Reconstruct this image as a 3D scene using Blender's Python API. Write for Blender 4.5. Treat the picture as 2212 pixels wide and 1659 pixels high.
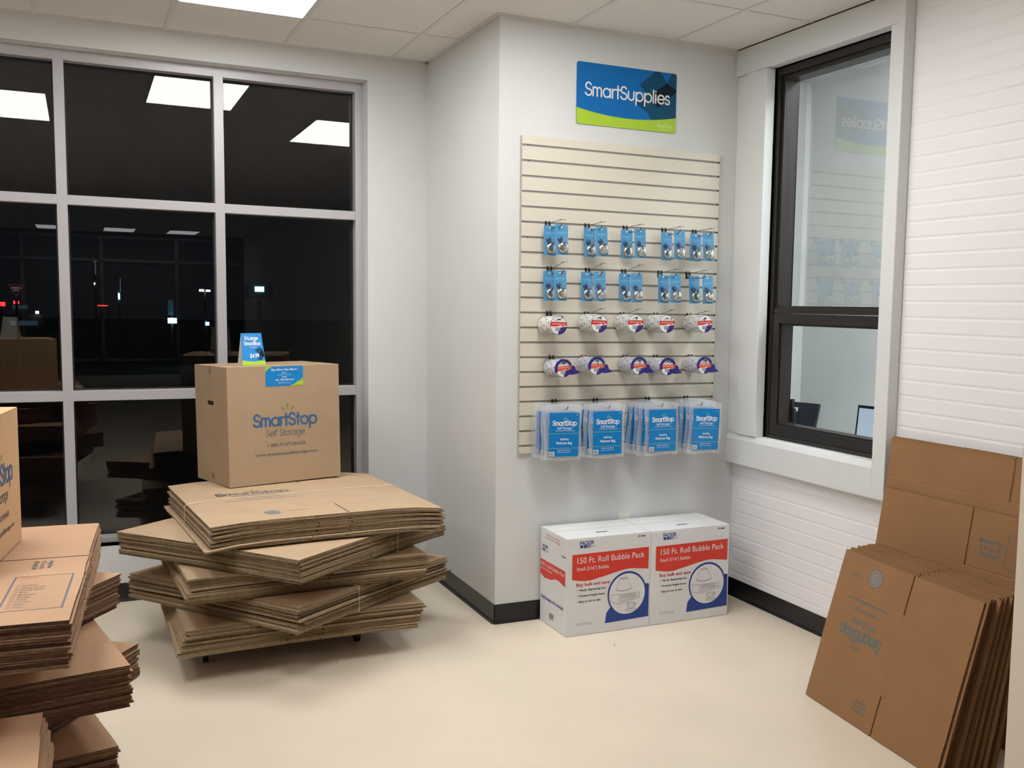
import bpy, bmesh, math, random
from mathutils import Matrix, Vector
random.seed(7)
for o in list(bpy.data.objects): bpy.data.objects.remove(o)
scene = bpy.context.scene
COL = scene.collection
# ---------------------------------------------------------------- camera
FPX, PPX, PPY = 2204.15, 173.06, 45.25
yaw, pitch, roll = -0.4640, -0.0969, 0.0182
CAM = Vector((-1.8797, -4.8451, 1.6569))
fwd = Vector((-math.sin(yaw)*math.cos(pitch), math.cos(yaw)*math.cos(pitch), math.sin(pitch)))
rgt = Vector((math.cos(yaw), math.sin(yaw), 0)); upv = rgt.cross(fwd)
c_, s_ = math.cos(roll), math.sin(roll)
r2 = c_*rgt + s_*upv; u2 = -s_*rgt + c_*upv
cam = bpy.data.cameras.new('camera'); camo = bpy.data.objects.new('camera', cam); COL.objects.link(camo)
camo.matrix_world = Matrix(((r2.x, u2.x, -fwd.x, CAM.x), (r2.y, u2.y, -fwd.y, CAM.y), (r2.z, u2.z, -fwd.z, CAM.z), (0, 0, 0, 1)))
cam.sensor_fit = 'HORIZONTAL'; cam.sensor_width = 36; cam.lens = FPX/2212*36
cam.shift_x = -PPX/2212; cam.shift_y = PPY/2212; cam.clip_start = 0.02; cam.clip_end = 300
scene.camera = camo
# ---------------------------------------------------------------- world, exposure
w = bpy.data.worlds.new('night'); scene.world = w; w.use_nodes = True
w.node_tree.nodes['Background'].inputs[0].default_value = (0.010, 0.011, 0.014, 1)
w.node_tree.nodes['Background'].inputs[1].default_value = 0.35
scene.view_settings.view_transform = 'Standard'; scene.view_settings.look = 'None'
scene.view_settings.gamma = 1; scene.view_settings.exposure = 0.0
scene.view_settings.use_curve_mapping = False
LAMP = 14.0           # radiance of the troffer lenses
H = 3.075             # ceiling height
D = 1.174             # window wall plane
W = 1.4587            # brick wall plane
GX = lambda k: -0.2201 + 0.6096*k      # ceiling grid lines in x
GY = lambda k: 0.5698 + 1.2192*k       # ceiling grid lines in y
# ---------------------------------------------------------------- materials
M = {}
def mat(name, col, rough=0.6, metal=0.0, emit=0.0, noise=0.0, nscale=8.0, bump=0.0, bscale=60.0, spec=0.5, ecol=None):
    m = bpy.data.materials.new(name); m.use_nodes = True; nt = m.node_tree; b = nt.nodes['Principled BSDF']
    b.inputs['Base Color'].default_value = (*col, 1); b.inputs['Roughness'].default_value = rough
    b.inputs['Metallic'].default_value = metal; b.inputs['Specular IOR Level'].default_value = spec
    if emit: b.inputs['Emission Color'].default_value = (*(ecol or col), 1); b.inputs['Emission Strength'].default_value = emit
    tc = nt.nodes.new('ShaderNodeTexCoord')
    if noise:
        n = nt.nodes.new('ShaderNodeTexNoise'); n.inputs['Scale'].default_value = nscale; n.inputs['Detail'].default_value = 5
        nt.links.new(tc.outputs['Object'], n.inputs['Vector'])
        mr = nt.nodes.new('ShaderNodeMapRange'); mr.inputs[1].default_value = .3; mr.inputs[2].default_value = .7
        mr.inputs[3].default_value = 1-noise; mr.inputs[4].default_value = 1+noise
        nt.links.new(n.outputs['Fac'], mr.inputs[0])
        vm = nt.nodes.new('ShaderNodeVectorMath'); vm.operation = 'SCALE'; vm.inputs[0].default_value = col
        nt.links.new(mr.outputs[0], vm.inputs['Scale']); nt.links.new(vm.outputs[0], b.inputs['Base Color'])
    if bump:
        n = nt.nodes.new('ShaderNodeTexNoise'); n.inputs['Scale'].default_value = bscale; n.inputs['Detail'].default_value = 4
        nt.links.new(tc.outputs['Object'], n.inputs['Vector'])
        bp = nt.nodes.new('ShaderNodeBump'); bp.inputs['Strength'].default_value = bump; bp.inputs['Distance'].default_value = .002
        nt.links.new(n.outputs['Fac'], bp.inputs['Height']); nt.links.new(bp.outputs[0], b.inputs['Normal'])
    M[name] = m; return m
mat('wall_paint', (0.685, 0.70, 0.705), .55, noise=.015, nscale=3, bump=.15, bscale=220)
mat('brick_paint', (0.86, 0.85, 0.88), .45)
mat('trim_paint', (0.72, 0.74, 0.75), .5, bump=.25, bscale=90)
mat('tile', (0.78, 0.76, 0.73), .9, noise=.05, nscale=160, bump=.6, bscale=160)
mat('tbar', (0.70, 0.68, 0.65), .5)
mat('floor', (0.77, 0.68, 0.56), .33, noise=.035, nscale=2.2, spec=.35)
mat('base_black', (0.006, 0.006, 0.007), .35)
mat('alu', (0.50, 0.49, 0.52), .42, metal=.25, noise=.01)
mat('alu_dark', (0.34, 0.34, 0.34), .5, metal=.2)
mat('bronze', (0.022, 0.018, 0.015), .38, metal=.1, bump=.1, bscale=200)
mat('kraft', (0.49, 0.355, 0.235), .8, noise=.05, nscale=6, bump=.12, bscale=300, spec=.25)
mat('scuff', (0.22, 0.18, 0.14), .7)
mat('kraft_box', (0.43, 0.305, 0.20), .75, noise=.04, nscale=5, bump=.12, bscale=300, spec=.3)
mat('kraft_pink', (0.53, 0.335, 0.215), .8, noise=.03, nscale=6, bump=.12, bscale=300, spec=.25)
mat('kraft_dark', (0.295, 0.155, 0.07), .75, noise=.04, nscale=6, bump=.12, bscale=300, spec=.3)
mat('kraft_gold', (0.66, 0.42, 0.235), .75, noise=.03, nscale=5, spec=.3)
for k, c in (('edge', (0.24, 0.18, 0.11)), ('edge_pink', (0.16, 0.095, 0.062)), ('edge_dark', (0.13, 0.07, 0.038))):  # cut edges coloured darker to carry the shade on fronts turned from light
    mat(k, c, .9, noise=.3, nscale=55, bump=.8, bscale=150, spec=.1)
mat('ink_blue', (0.045, 0.13, 0.27), .7); mat('ink_grey', (0.12, 0.13, 0.14), .7); mat('ink_green', (0.13, 0.24, 0.035), .7)
mat('ink_faint', (0.22, 0.21, 0.20), .8); mat('ink_tan', (0.25, 0.19, 0.15), .8); mat('ink_rule', (0.13, 0.15, 0.20), .8); mat('ink_teal', (0.10, 0.15, 0.16), .8)
mat('slot_shade', (0.02, 0.012, 0.008), .9)  # near-black colour standing in for the shade inside holes and gaps
mat('slat', (0.70, 0.655, 0.56), .45); mat('groove', (0.26, 0.245, 0.215), .5); mat('groove_hole', (0.02, 0.02, 0.015), .8)
mat('slat_edge', (0.42, 0.42, 0.40), .5)
mat('sign_blue', (0.004, 0.15, 0.47), .4, spec=.25); mat('sign_green', (0.40, 0.62, 0.035), .35)
mat('sign_teal', (0.004, 0.07, 0.15), .4, spec=.25); mat('sign_dark', (0.003, 0.012, 0.026), .4, spec=.2); mat('sign_teal2', (0.007, 0.06, 0.12), .35)
mat('white', (0.80, 0.82, 0.85), .4); mat('pale_green', (0.60, 0.78, 0.25), .4); mat('card_white', (0.82, 0.80, 0.74), .6)
mat('bright_blue', (0.0, 0.24, 0.66), .35); mat('bag_blue', (0.0, 0.21, 0.58), .25); mat('card_blue', (0.015, 0.27, 0.55), .3)
mat('card_navy', (0.008, 0.04, 0.13), .2); mat('card_pale', (0.16, 0.48, 0.75), .4)
mat('chrome', (0.62, 0.61, 0.58), .18, metal=1); mat('steel', (0.22, 0.22, 0.22), .35, metal=.8); mat('black_metal', (0.015, 0.015, 0.015), .4)
mat('box_white', (0.74, 0.745, 0.765), .55, noise=.012, nscale=4); mat('box_red', (0.66, 0.045, 0.025), .5); mat('box_navy', (0.012, 0.05, 0.27), .5)
mat('ink_black', (0.03, 0.03, 0.035), .6); mat('ink_red', (0.55, 0.06, 0.045), .6); mat('ink_line', (0.10, 0.10, 0.11), .6)
mat('tape_white', (0.62, 0.62, 0.58), .3, noise=.12, nscale=90); mat('tape_lilac', (0.56, 0.56, 0.63), .3, noise=.12, nscale=90)
mat('tape_red', (0.62, 0.04, 0.03), .4); mat('tape_navy', (0.02, 0.02, 0.20), .3); mat('tape_label', (0.82, 0.84, 0.86), .4)
mat('tape_orange', (0.75, 0.10, 0.04), .4); mat('tape_grey', (0.25, 0.26, 0.30), .4); mat('tape_pink', (0.50, 0.16, 0.22), .4)
mat('yellow_line', (0.42, 0.60, 0.12), .4)
mat('string', (0.78, 0.68, 0.56), .7); mat('rubber', (0.012, 0.013, 0.012), .5); mat('dolly_deck', (0.02, 0.02, 0.02), .7)
mat('office_wall', (0.66, 0.67, 0.66), .7, noise=.05, nscale=2); mat('asphalt', (0.02, 0.02, 0.022), .8)
mat('lens', (1, 1, 1), .5, emit=LAMP, ecol=(1.0, 0.985, 0.95)); mat('lens_far', (1, 1, 1), .5, emit=3.2, ecol=(0.95, 0.98, 1.0))
mat('lens_office', (1, 1, 1), .5, emit=22, ecol=(0.95, 0.98, 1.0)); mat('troffer', (0.75, 0.74, 0.72), .4)
mat('screen_back', (0.004, 0.008, 0.016), .3); mat('screen_lit', (0.3, 0.35, 0.42), .4, emit=.5, ecol=(0.45, 0.55, 0.66))
mat('lamp_cyan', (0.3, 0.8, 1), .5, emit=6); mat('lamp_white', (1, 1, 1), .5, emit=4); mat('lamp_red', (1, 0.02, 0.02), .5, emit=4)
mat('lamp_green', (0.55, 1, 0.8), .5, emit=3); mat('sign_glow', (0.25, 0.05, 0.07), .5, emit=.16); mat('sign_pale', (0.4, 0.38, 0.42), .5, emit=.18); mat('glow_teal', (0.1, 0.25, 0.35), .5, emit=.12); mat('sign_violet', (0.05, 0.06, 0.35), .5, emit=.5)
mat('cream_paint', (0.74, 0.65, 0.57), .5); mat('pole', (0.05, 0.05, 0.05), .5); mat('far_wall', (0.10, 0.10, 0.10), .8)

# each carton's cut edge has its own shade of brown
for k in ('edge', 'edge_pink', 'edge_dark'):
    nt = M[k].node_tree; b = nt.nodes['Principled BSDF']; src = b.inputs['Base Color'].links[0].from_socket
    oi = nt.nodes.new('ShaderNodeObjectInfo'); mr = nt.nodes.new('ShaderNodeMapRange'); mr.inputs[3].default_value = .45; mr.inputs[4].default_value = 1.5
    vm = nt.nodes.new('ShaderNodeVectorMath'); vm.operation = 'SCALE'
    nt.links.new(oi.outputs['Random'], mr.inputs[0]); nt.links.new(src, vm.inputs[0]); nt.links.new(mr.outputs[0], vm.inputs['Scale']); nt.links.new(vm.outputs[0], b.inputs['Base Color'])

def glass(name, refl, tint, rough=0.0, ior=1.5):
    m = bpy.data.materials.new(name); m.use_nodes = True; nt = m.node_tree; nt.nodes.clear()
    out = nt.nodes.new('ShaderNodeOutputMaterial'); mix = nt.nodes.new('ShaderNodeMixShader')
    tr = nt.nodes.new('ShaderNodeBsdfTransparent'); tr.inputs[0].default_value = (*tint, 1)
    gl = nt.nodes.new('ShaderNodeBsdfGlossy'); gl.inputs['Roughness'].default_value = rough
    fr = nt.nodes.new('ShaderNodeFresnel'); fr.inputs[0].default_value = ior
    mu = nt.nodes.new('ShaderNodeMath'); mu.operation = 'MULTIPLY'; mu.inputs[1].default_value = refl; mu.use_clamp = True
    L = nt.links.new
    L(fr.outputs[0], mu.inputs[0]); L(mu.outputs[0], mix.inputs[0]); L(tr.outputs[0], mix.inputs[1]); L(gl.outputs[0], mix.inputs[2]); L(mix.outputs[0], out.inputs[0])
    M[name] = m; return m
glass('night_glass', 2.2, (.9, .92, .93)); glass('office_glass', 0.22, (.84, .88, .87))
def film(name, col, op, rough=.15):       # clear plastic
    m = bpy.data.materials.new(name); m.use_nodes = True; nt = m.node_tree; nt.nodes.clear()
    out = nt.nodes.new('ShaderNodeOutputMaterial'); mix = nt.nodes.new('ShaderNodeMixShader')
    tr = nt.nodes.new('ShaderNodeBsdfTransparent'); pb = nt.nodes.new('ShaderNodeBsdfPrincipled')
    pb.inputs['Base Color'].default_value = (*col, 1); pb.inputs['Roughness'].default_value = rough
    mix.inputs[0].default_value = op; L = nt.links.new
    L(tr.outputs[0], mix.inputs[1]); L(pb.outputs[0], mix.inputs[2]); L(mix.outputs[0], out.inputs[0]); M[name] = m
film('bag_film', (.80, .84, .90), .24, .2); film('blister', (.75, .80, .88), .045, .08)

# painted brick: courses of bricks as bump
def brick_mat():
    m = M['brick_paint']; nt = m.node_tree; b = nt.nodes['Principled BSDF']; L = nt.links.new
    tc = nt.nodes['Texture Coordinate']; sx = nt.nodes.new('ShaderNodeSeparateXYZ'); cb = nt.nodes.new('ShaderNodeCombineXYZ')
    L(tc.outputs['Object'], sx.inputs[0]); L(sx.outputs[1], cb.inputs[0]); L(sx.outputs[2], cb.inputs[1])
    mp = nt.nodes.new('ShaderNodeMapping'); mp.inputs['Location'].default_value = (0.03, -0.1403-.0035, 0); L(cb.outputs[0], mp.inputs[0])
    br = nt.nodes.new('ShaderNodeTexBrick'); L(mp.outputs[0], br.inputs['Vector'])
    br.inputs['Scale'].default_value = 1; br.inputs['Mortar Size'].default_value = .0045; br.inputs['Mortar Smooth'].default_value = .7
    br.inputs['Brick Width'].default_value = .235; br.inputs['Row Height'].default_value = .0709; br.offset = .5
    br.inputs['Color1'].default_value = br.inputs['Color2'].default_value = (1, 1, 1, 1); br.inputs['Mortar'].default_value = (0, 0, 0, 1)
    # deeper bed joints than head joints: second, bed-joint-only profile
    wv = nt.nodes.new('ShaderNodeMath'); wv.operation = 'MULTIPLY_ADD'; wv.inputs[1].default_value = 1/.0709; wv.inputs[2].default_value = -.1403/.0709+.5
    L(sx.outputs[2], wv.inputs[0]); fr = nt.nodes.new('ShaderNodeMath'); fr.operation = 'FRACT'; L(wv.outputs[0], fr.inputs[0])
    sb = nt.nodes.new('ShaderNodeMath'); sb.operation = 'SUBTRACT'; L(fr.outputs[0], sb.inputs[0]); sb.inputs[1].default_value = .5
    ab = nt.nodes.new('ShaderNodeMath'); ab.operation = 'ABSOLUTE'; L(sb.outputs[0], ab.inputs[0])
    mr = nt.nodes.new('ShaderNodeMapRange'); mr.inputs[1].default_value = .0; mr.inputs[2].default_value = .13; L(ab.outputs[0], mr.inputs[0])
    hm = nt.nodes.new('ShaderNodeMath'); hm.operation = 'MULTIPLY_ADD'; hm.inputs[1].default_value = .06
    L(br.outputs['Color'], hm.inputs[0]); L(mr.outputs[0], hm.inputs[2])
    n = nt.nodes.new('ShaderNodeTexNoise'); n.inputs['Scale'].default_value = 14; n.inputs['Detail'].default_value = 6; L(tc.outputs['Object'], n.inputs['Vector'])
    ad = nt.nodes.new('ShaderNodeMath'); ad.operation = 'MULTIPLY_ADD'; ad.inputs[1].default_value = .5; L(n.outputs['Fac'], ad.inputs[0]); L(hm.outputs[0], ad.inputs[2])
    bp = nt.nodes.new('ShaderNodeBump'); bp.inputs['Strength'].default_value = .30; bp.inputs['Distance'].default_value = .006
    L(ad.outputs[0], bp.inputs['Height']); L(bp.outputs[0], b.inputs['Normal'])
brick_mat()

# ---------------------------------------------------------------- mesh helpers
class MB:
    """collects polygons with material names and builds one mesh object"""
    def __init__(s): s.v = []; s.f = []; s.m = []; s.mats = []
    def mi(s, n):
        if n not in s.mats: s.mats.append(n)
        return s.mats.index(n)
    def poly(s, pts, m):
        i = len(s.v); s.v += [tuple(p) for p in pts]; s.f.append(tuple(range(i, i+len(pts)))); s.m.append(s.mi(m))
    def mesh(s, vs, fs, m):
        i = len(s.v); s.v += [tuple(p) for p in vs]; k = s.mi(m)
        for f in fs: s.f.append(tuple(a+i for a in f)); s.m.append(k)
    def box(s, a, b, m, M_=None):
        x0, y0, z0 = a; x1, y1, z1 = b
        vs = [Vector(p) for p in ((x0,y0,z0),(x1,y0,z0),(x1,y1,z0),(x0,y1,z0),(x0,y0,z1),(x1,y0,z1),(x1,y1,z1),(x0,y1,z1))]
        if M_: vs = [M_ @ p for p in vs]
        s.mesh(vs, [(0,3,2,1),(4,5,6,7),(0,1,5,4),(1,2,6,5),(2,3,7,6),(3,0,4,7)], m)
    def cyl(s, p, q, r, m, n=12, r2_=None):
        p = Vector(p); q = Vector(q); r2_ = r if r2_ is None else r2_; d = (q-p).normalized()
        a = d.orthogonal().normalized(); b = d.cross(a); vs = []
        for c, rr in ((p, r), (q, r2_)):
            for i in range(n):
                t = 2*math.pi*i/n; vs.append(c+rr*(math.cos(t)*a+math.sin(t)*b))
        s.mesh(vs, [(i, (i+1) % n, n+(i+1) % n, n+i) for i in range(n)]+[tuple(range(n-1, -1, -1)), tuple(range(n, 2*n))], m)
    def tube(s, pts, r, m, n=6, closed=False):
        pts = [Vector(p) for p in pts]; k = len(pts); base = len(s.v); mk = s.mi(m); a = None
        for i, p in enumerate(pts):
            if closed: d = pts[(i+1) % k]-pts[i-1]
            else: d = pts[min(i+1, k-1)]-pts[max(i-1, 0)]
            d.normalize()
            a = d.orthogonal().normalized() if a is None else (a-d*a.dot(d)).normalized()
            b = d.cross(a)
            for j in range(n):
                t = 2*math.pi*j/n; s.v.append(tuple(p+r*(math.cos(t)*a+math.sin(t)*b)))
        for i in range(k if closed else k-1):
            for j in range(n):
                s.f.append((base+i*n+j, base+i*n+(j+1) % n, base+((i+1) % k)*n+(j+1) % n, base+((i+1) % k)*n+j)); s.m.append(mk)
        if not closed:
            s.f.append(tuple(base+j for j in range(n-1, -1, -1))); s.m.append(mk)
            s.f.append(tuple(base+(k-1)*n+j for j in range(n))); s.m.append(mk)
    def prism(s, outline, ax, lo, hi, m, mcap=None):
        """outline: 2D pts; extruded along axis ax between lo and hi (remaining axes keep their order)"""
        def P(a, b, c):
            q = [a, b]; q.insert(ax, c); return tuple(q)
        n = len(outline); vs = [P(a, b, lo) for a, b in outline]+[P(a, b, hi) for a, b in outline]
        s.mesh(vs, [(i, (i+1) % n, n+(i+1) % n, n+i) for i in range(n)], m)
        s.mesh(vs, [tuple(range(n-1, -1, -1)), tuple(range(n, 2*n))], mcap or m)
    def build(s, name, parent=None, matrix=None, smooth=False, bevel=0):
        me = bpy.data.meshes.new(name); me.from_pydata(s.v, [], s.f)
        for n in s.mats: me.materials.append(M[n])
        me.polygons.foreach_set('material_index', s.m)
        bm = bmesh.new(); bm.from_mesh(me)
        if smooth or bevel: bmesh.ops.remove_doubles(bm, verts=bm.verts, dist=1e-5)
        bmesh.ops.recalc_face_normals(bm, faces=bm.faces); bm.to_mesh(me); bm.free()
        if smooth:
            me.polygons.foreach_set('use_smooth', [True]*len(me.polygons)); me.set_sharp_from_angle(angle=math.radians(38))
        o = bpy.data.objects.new(name, me); COL.objects.link(o)
        if matrix is not None: o.matrix_world = matrix
        if parent is not None: o.parent = parent
        if bevel:
            bv = o.modifiers.new('bevel', 'BEVEL'); bv.width = bevel; bv.segments = 2; bv.limit_method = 'ANGLE'
        return o
def tag(o, label, cat, group=None, kind=None):
    o['label'] = label; o['category'] = cat
    if group: o['group'] = group
    if kind: o['kind'] = kind
    return o
def struct(o): o['kind'] = 'structure'; return o
def empty(name, mtx, label, cat, group=None):
    o = bpy.data.objects.new(name, None); COL.objects.link(o); o.empty_display_size = .05
    o.matrix_world = mtx if isinstance(mtx, Matrix) else Matrix.Translation(mtx)
    return tag(o, label, cat, group)
def dup(o, mtx, label, group=None):
    r = o.copy(); COL.objects.link(r); r.matrix_world = mtx; r['label'] = label
    if group: r['group'] = group
    for ch in o.children:
        c = ch.copy(); COL.objects.link(c); c.parent = r; c.matrix_parent_inverse = ch.matrix_parent_inverse.copy()
        for g in ch.children:
            d = g.copy(); COL.objects.link(d); d.parent = c
    return r
def frame(o, ex, ey, ez): return Matrix(((ex.x, ey.x, ez.x, o.x), (ex.y, ey.y, ez.y, o.y), (ex.z, ey.z, ez.z, o.z), (0, 0, 0, 1)))
V = Vector
def T(x, y, z, a=0): return Matrix.Translation((x, y, z)) @ Matrix.Rotation(a, 4, 'Z')

# ---------------------------------------------------------------- lettering
def arc(cx, cy, rx, ry, a0, a1, n=14):
    return [(cx+rx*math.cos(math.radians(a0+(a1-a0)*i/n)), cy+ry*math.sin(math.radians(a0+(a1-a0)*i/n))) for i in range(n+1)]
CI = lambda cx: arc(cx, .25, .25, .25, 0, 360, 24)
def arch(x, w_): return arc(x+w_/2, .5-w_/2, w_/2, w_/2, 180, 0)+[(x+w_, 0)]
GL = {
 'S': ([arc(.24, .545, .19, .185, 25, 265)+arc(.24, .18, .22, .18, 85, -165)], .52),
 'm': ([[(0.04, .5), (.04, 0)], [(.04, .33)]+arch(.04, .29), [(.33, .33)]+arch(.33, .29)], .72),
 'a': ([CI(.29), [(.54, .5), (.54, 0)]], .64), 'r': ([[(.05, .5), (.05, 0)], [(.05, .28)]+arc(.24, .31, .19, .19, 180, 80)], .30),
 't': ([[(.14, .72), (.14, 0)], [(0, .5), (.29, .5)]], .33), 'o': ([CI(.29)], .62), 'p': ([CI(.31), [(.06, .5), (.06, -.24)]], .64),
 'u': ([[(.05, .5), (.05, .2)]+arc(.25, .2, .2, .2, 180, 360)+[(.45, .5)]], .55), 'l': ([[(.06, .74), (.06, 0)]], .17),
 'i': ([[(.06, .5), (.06, 0)], [(.06, .66), (.06, .68)]], .17), 'e': ([[(.07, .25), (.51, .25)], arc(.29, .25, .24, .25, 0, 325, 22)], .60),
 's': ([arc(.17, .375, .13, .125, 30, 265)+arc(.17, .125, .15, .125, 85, -160)], .38), 'f': ([arc(.22, .58, .12, .14, 60, 180)+[(.10, 0)], [(0, .5), (.26, .5)]], .30),
 'g': ([CI(.29), [(.54, .5), (.54, .0)]+arc(.29, 0, .25, .24, 0, -150)], .64), 'x': ([[(.03, .5), (.42, 0)], [(.42, .5), (.03, 0)]], .50),
 'X': ([[(.04, .72), (.46, 0)], [(.46, .72), (.04, 0)]], .54), 'L': ([[(.06, .72), (.06, 0), (.38, 0)]], .44), '-': ([[(.04, .28), (.24, .28)]], .32),
 'B': ([[(.06, 0), (.06, .72)], [(.06, .72), (.26, .72)]+arc(.26, .545, .16, .175, 90, -90)+[(.08, .37)], [(.09, .37), (.28, .37)]+arc(.28, .185, .18, .185, 90, -90)+[(.06, 0)]], .54),
 ' ': ([], .30)}
_tc = {}
def font2d(s, bold):
    k = (s, bold)
    if k not in _tc:
        cu = bpy.data.curves.new('t', 'FONT'); cu.body = s; cu.size = 1; cu.resolution_u = 3; cu.offset = .022 if bold else 0.0
        o = bpy.data.objects.new('t', cu); COL.objects.link(o); bpy.context.view_layer.update()
        me = o.evaluated_get(bpy.context.evaluated_depsgraph_get()).to_mesh()
        _tc[k] = ([(v.co.x, v.co.y) for v in me.vertices], [tuple(p.vertices) for p in me.polygons])
        bpy.data.objects.remove(o); bpy.data.curves.remove(cu)
    return _tc[k]
class Print(MB):
    """flat printing on a surface: local x right, y up, z out of the surface"""
    def __init__(s, lift=.0006): super().__init__(); s.l = lift; s.z = lift
    def up(s): s.z += .0003
    def shape(s, pts, m):
        s.k = (getattr(s, 'k', 0)+1) % 14; zz_ = s.z+s.k*7e-6
        s.poly([(x, y, zz_) for x, y in pts], m)
    def rect(s, x0, y0, x1, y1, m): s.shape([(x0, y0), (x1, y0), (x1, y1), (x0, y1)], m)
    def line(s, pts, wd, m, caps=True):
        """one stroke of even width with mitred joints and round ends"""
        h = wd/2; q = [pts[0]]
        for p in pts[1:]:
            if math.hypot(p[0]-q[-1][0], p[1]-q[-1][1]) > 1e-7: q.append(p)
        if len(q) < 2: return
        closed = math.hypot(q[0][0]-q[-1][0], q[0][1]-q[-1][1]) < 1e-7
        s.sk = (getattr(s, 'sk', 0)+1) % 5; z = s.z+s.sk*4e-5
        dirs = []
        for (x0, y0), (x1, y1) in zip(q, q[1:]): L_ = math.hypot(x1-x0, y1-y0); dirs.append(((x1-x0)/L_, (y1-y0)/L_))
        vs = []; n = len(q)
        for i in range(n):
            a = dirs[i-1] if i else (dirs[-1] if closed else dirs[0]); b_ = dirs[i] if i < n-1 else (dirs[0] if closed else dirs[-1])
            nx, ny = -(a[1]+b_[1]), a[0]+b_[0]; L_ = math.hypot(nx, ny) or 1; nx /= L_; ny /= L_
            k = h/max(.45, nx*-b_[1]+ny*b_[0])
            vs += [(q[i][0]-nx*k, q[i][1]-ny*k, z), (q[i][0]+nx*k, q[i][1]+ny*k, z)]
        s.mesh(vs, [(2*i, 2*i+2, 2*i+3, 2*i+1) for i in range(n-1)], m)
        if caps and not closed:
            for (x, y), (dx, dy) in ((q[0], (-dirs[0][0], -dirs[0][1])), (q[-1], dirs[-1])):
                a0 = math.atan2(dy, dx)-math.pi/2
                s.poly([(x+h*math.cos(a0+math.pi*t/8), y+h*math.sin(a0+math.pi*t/8), z) for t in range(9)], m)
    def strokes(s, txt, x0, x1, y, hgt, m, wt=.1):
        """monoline rounded lettering between x0 and x1; hgt = cap height"""
        tot = sum(GL[c][1] for c in txt)-.06; k = hgt/.73; kx = (x1-x0)/tot; x = x0
        for c in txt:
            for pl in GL[c][0]: s.line([(x+a*kx, y+b*k) for a, b in pl], wt*min(k, kx), m)
            x += GL[c][1]*kx
    def text(s, txt, x0, x1, y, hgt, m, bold=False):
        vs, fs = font2d(txt, bold); ax = min(v[0] for v in vs); bx = max(v[0] for v in vs)
        kx = (x1-x0)/(bx-ax); ky = hgt/.70
        s.mesh([(x0+(a-ax)*kx, y+b*ky, s.z) for a, b in vs], fs, m)
    def ring(s, cx, cy, rx, ry, wd, m, n=40):
        for i in range(n):
            a, b = 2*math.pi*i/n, 2*math.pi*(i+1)/n; q = []
            for t, e in ((a, 0), (b, 0), (b, wd), (a, wd)): q.append((cx+(rx-e)*math.cos(t), cy+(ry-e)*math.sin(t)))
            s.shape(q, m)
    def disc(s, cx, cy, rx, ry, m, n=32): s.shape([(cx+rx*math.cos(2*math.pi*i/n), cy+ry*math.sin(2*math.pi*i/n)) for i in range(n)], m)
    def logo(s, x0, x1, y, blue, grey, green, contact=True, wt=.13):
        """SmartStop Self Storage with the three rays; y = baseline, all sizes follow the width"""
        w_ = x1-x0; s.strokes('SmartStop', x0, x1, y, w_*.175, blue, wt)
        cx = x0+w_*.535; cy = y+w_*.215
        for a in (-38, 0, 38):
            t = math.radians(90-a); dx, dy = math.cos(t), math.sin(t); l0 = .0 if a else .01; l1 = .072 if a else .10
            ox = cx+(-.045 if a < 0 else .045 if a > 0 else 0)*w_; oy = cy+(0 if a else .005)*w_; n_ = (-dy, dx)
            b0, b1 = .006*w_, .014*w_
            p = (ox+dx*l0*w_, oy+dy*l0*w_); q = (ox+dx*l1*w_, oy+dy*l1*w_)
            s.shape([(p[0]-n_[0]*b0, p[1]-n_[1]*b0), (q[0]-n_[0]*b1, q[1]-n_[1]*b1), (q[0]+n_[0]*b1, q[1]+n_[1]*b1), (p[0]+n_[0]*b0, p[1]+n_[1]*b0)], green)
        s.strokes('Self Storage', x0+w_*.19, x0+w_*.80, y-w_*.155, w_*.095, grey, .095)
        if contact:
            s.text('1-888-97-STORAGE', x0+w_*.21, x0+w_*.81, y-w_*.315, w_*.048, grey, True)
            s.text('www.smartstopselfstorage.com', x0+w_*.01, x0+w_*1.0, y-w_*.445, w_*.045, grey, True)

# ================================================================ ROOM SHELL
XL, YR = -6.2, -17.0        # left wall, rear wall
b = MB(); b.box((XL, YR, -.1), (W+.3, D+.3, 0), 'floor')
for q in (((.414, -.560), (.424, -.545), (.421, -.538), (.412, -.552)), ((.425, -.535), (.431, -.522), (.427, -.520), (.422, -.532)), ((-.876, -.262), (-.865, -.252), (-.867, -.249), (-.878, -.258))): b.poly([(x, y, .0004) for x, y in q], 'scuff')
struct(b.build('floor'))
b = MB(); b.box((XL, YR, H), (W+.3, D+.3, H+.1), 'tile'); ceil = struct(b.build('ceiling'))
# suspended grid: T-bars and wall angle
b = MB(); hw = .012
k = -10
for k in range(-10, 4):
    x = GX(k)
    if XL < x < W-.06: b.box((x-hw, YR, H-.003), (x+hw, D if x < 0 else 0, H-.0005), 'tbar')
for k in range(-14, 1):
    y = GY(k); b.box((XL, y-hw, H-.0025), (0 if y > 0 else W-.06, y+hw, H-.0005), 'tbar')
b.box((XL, D-.022, H-.0035), (0, D, H-.0005), 'tbar'); b.box((-.022, 0, H-.0035), (0, D, H-.0005), 'tbar')
b.box((-.022, -.022, H-.0035), (W-.06, 0, H-.0005), 'tbar')
b.box((-.001, -.0015, H-.024), (W-.06, 0, H-.0005), 'tbar')
struct(b.build('trim_1'))
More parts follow.
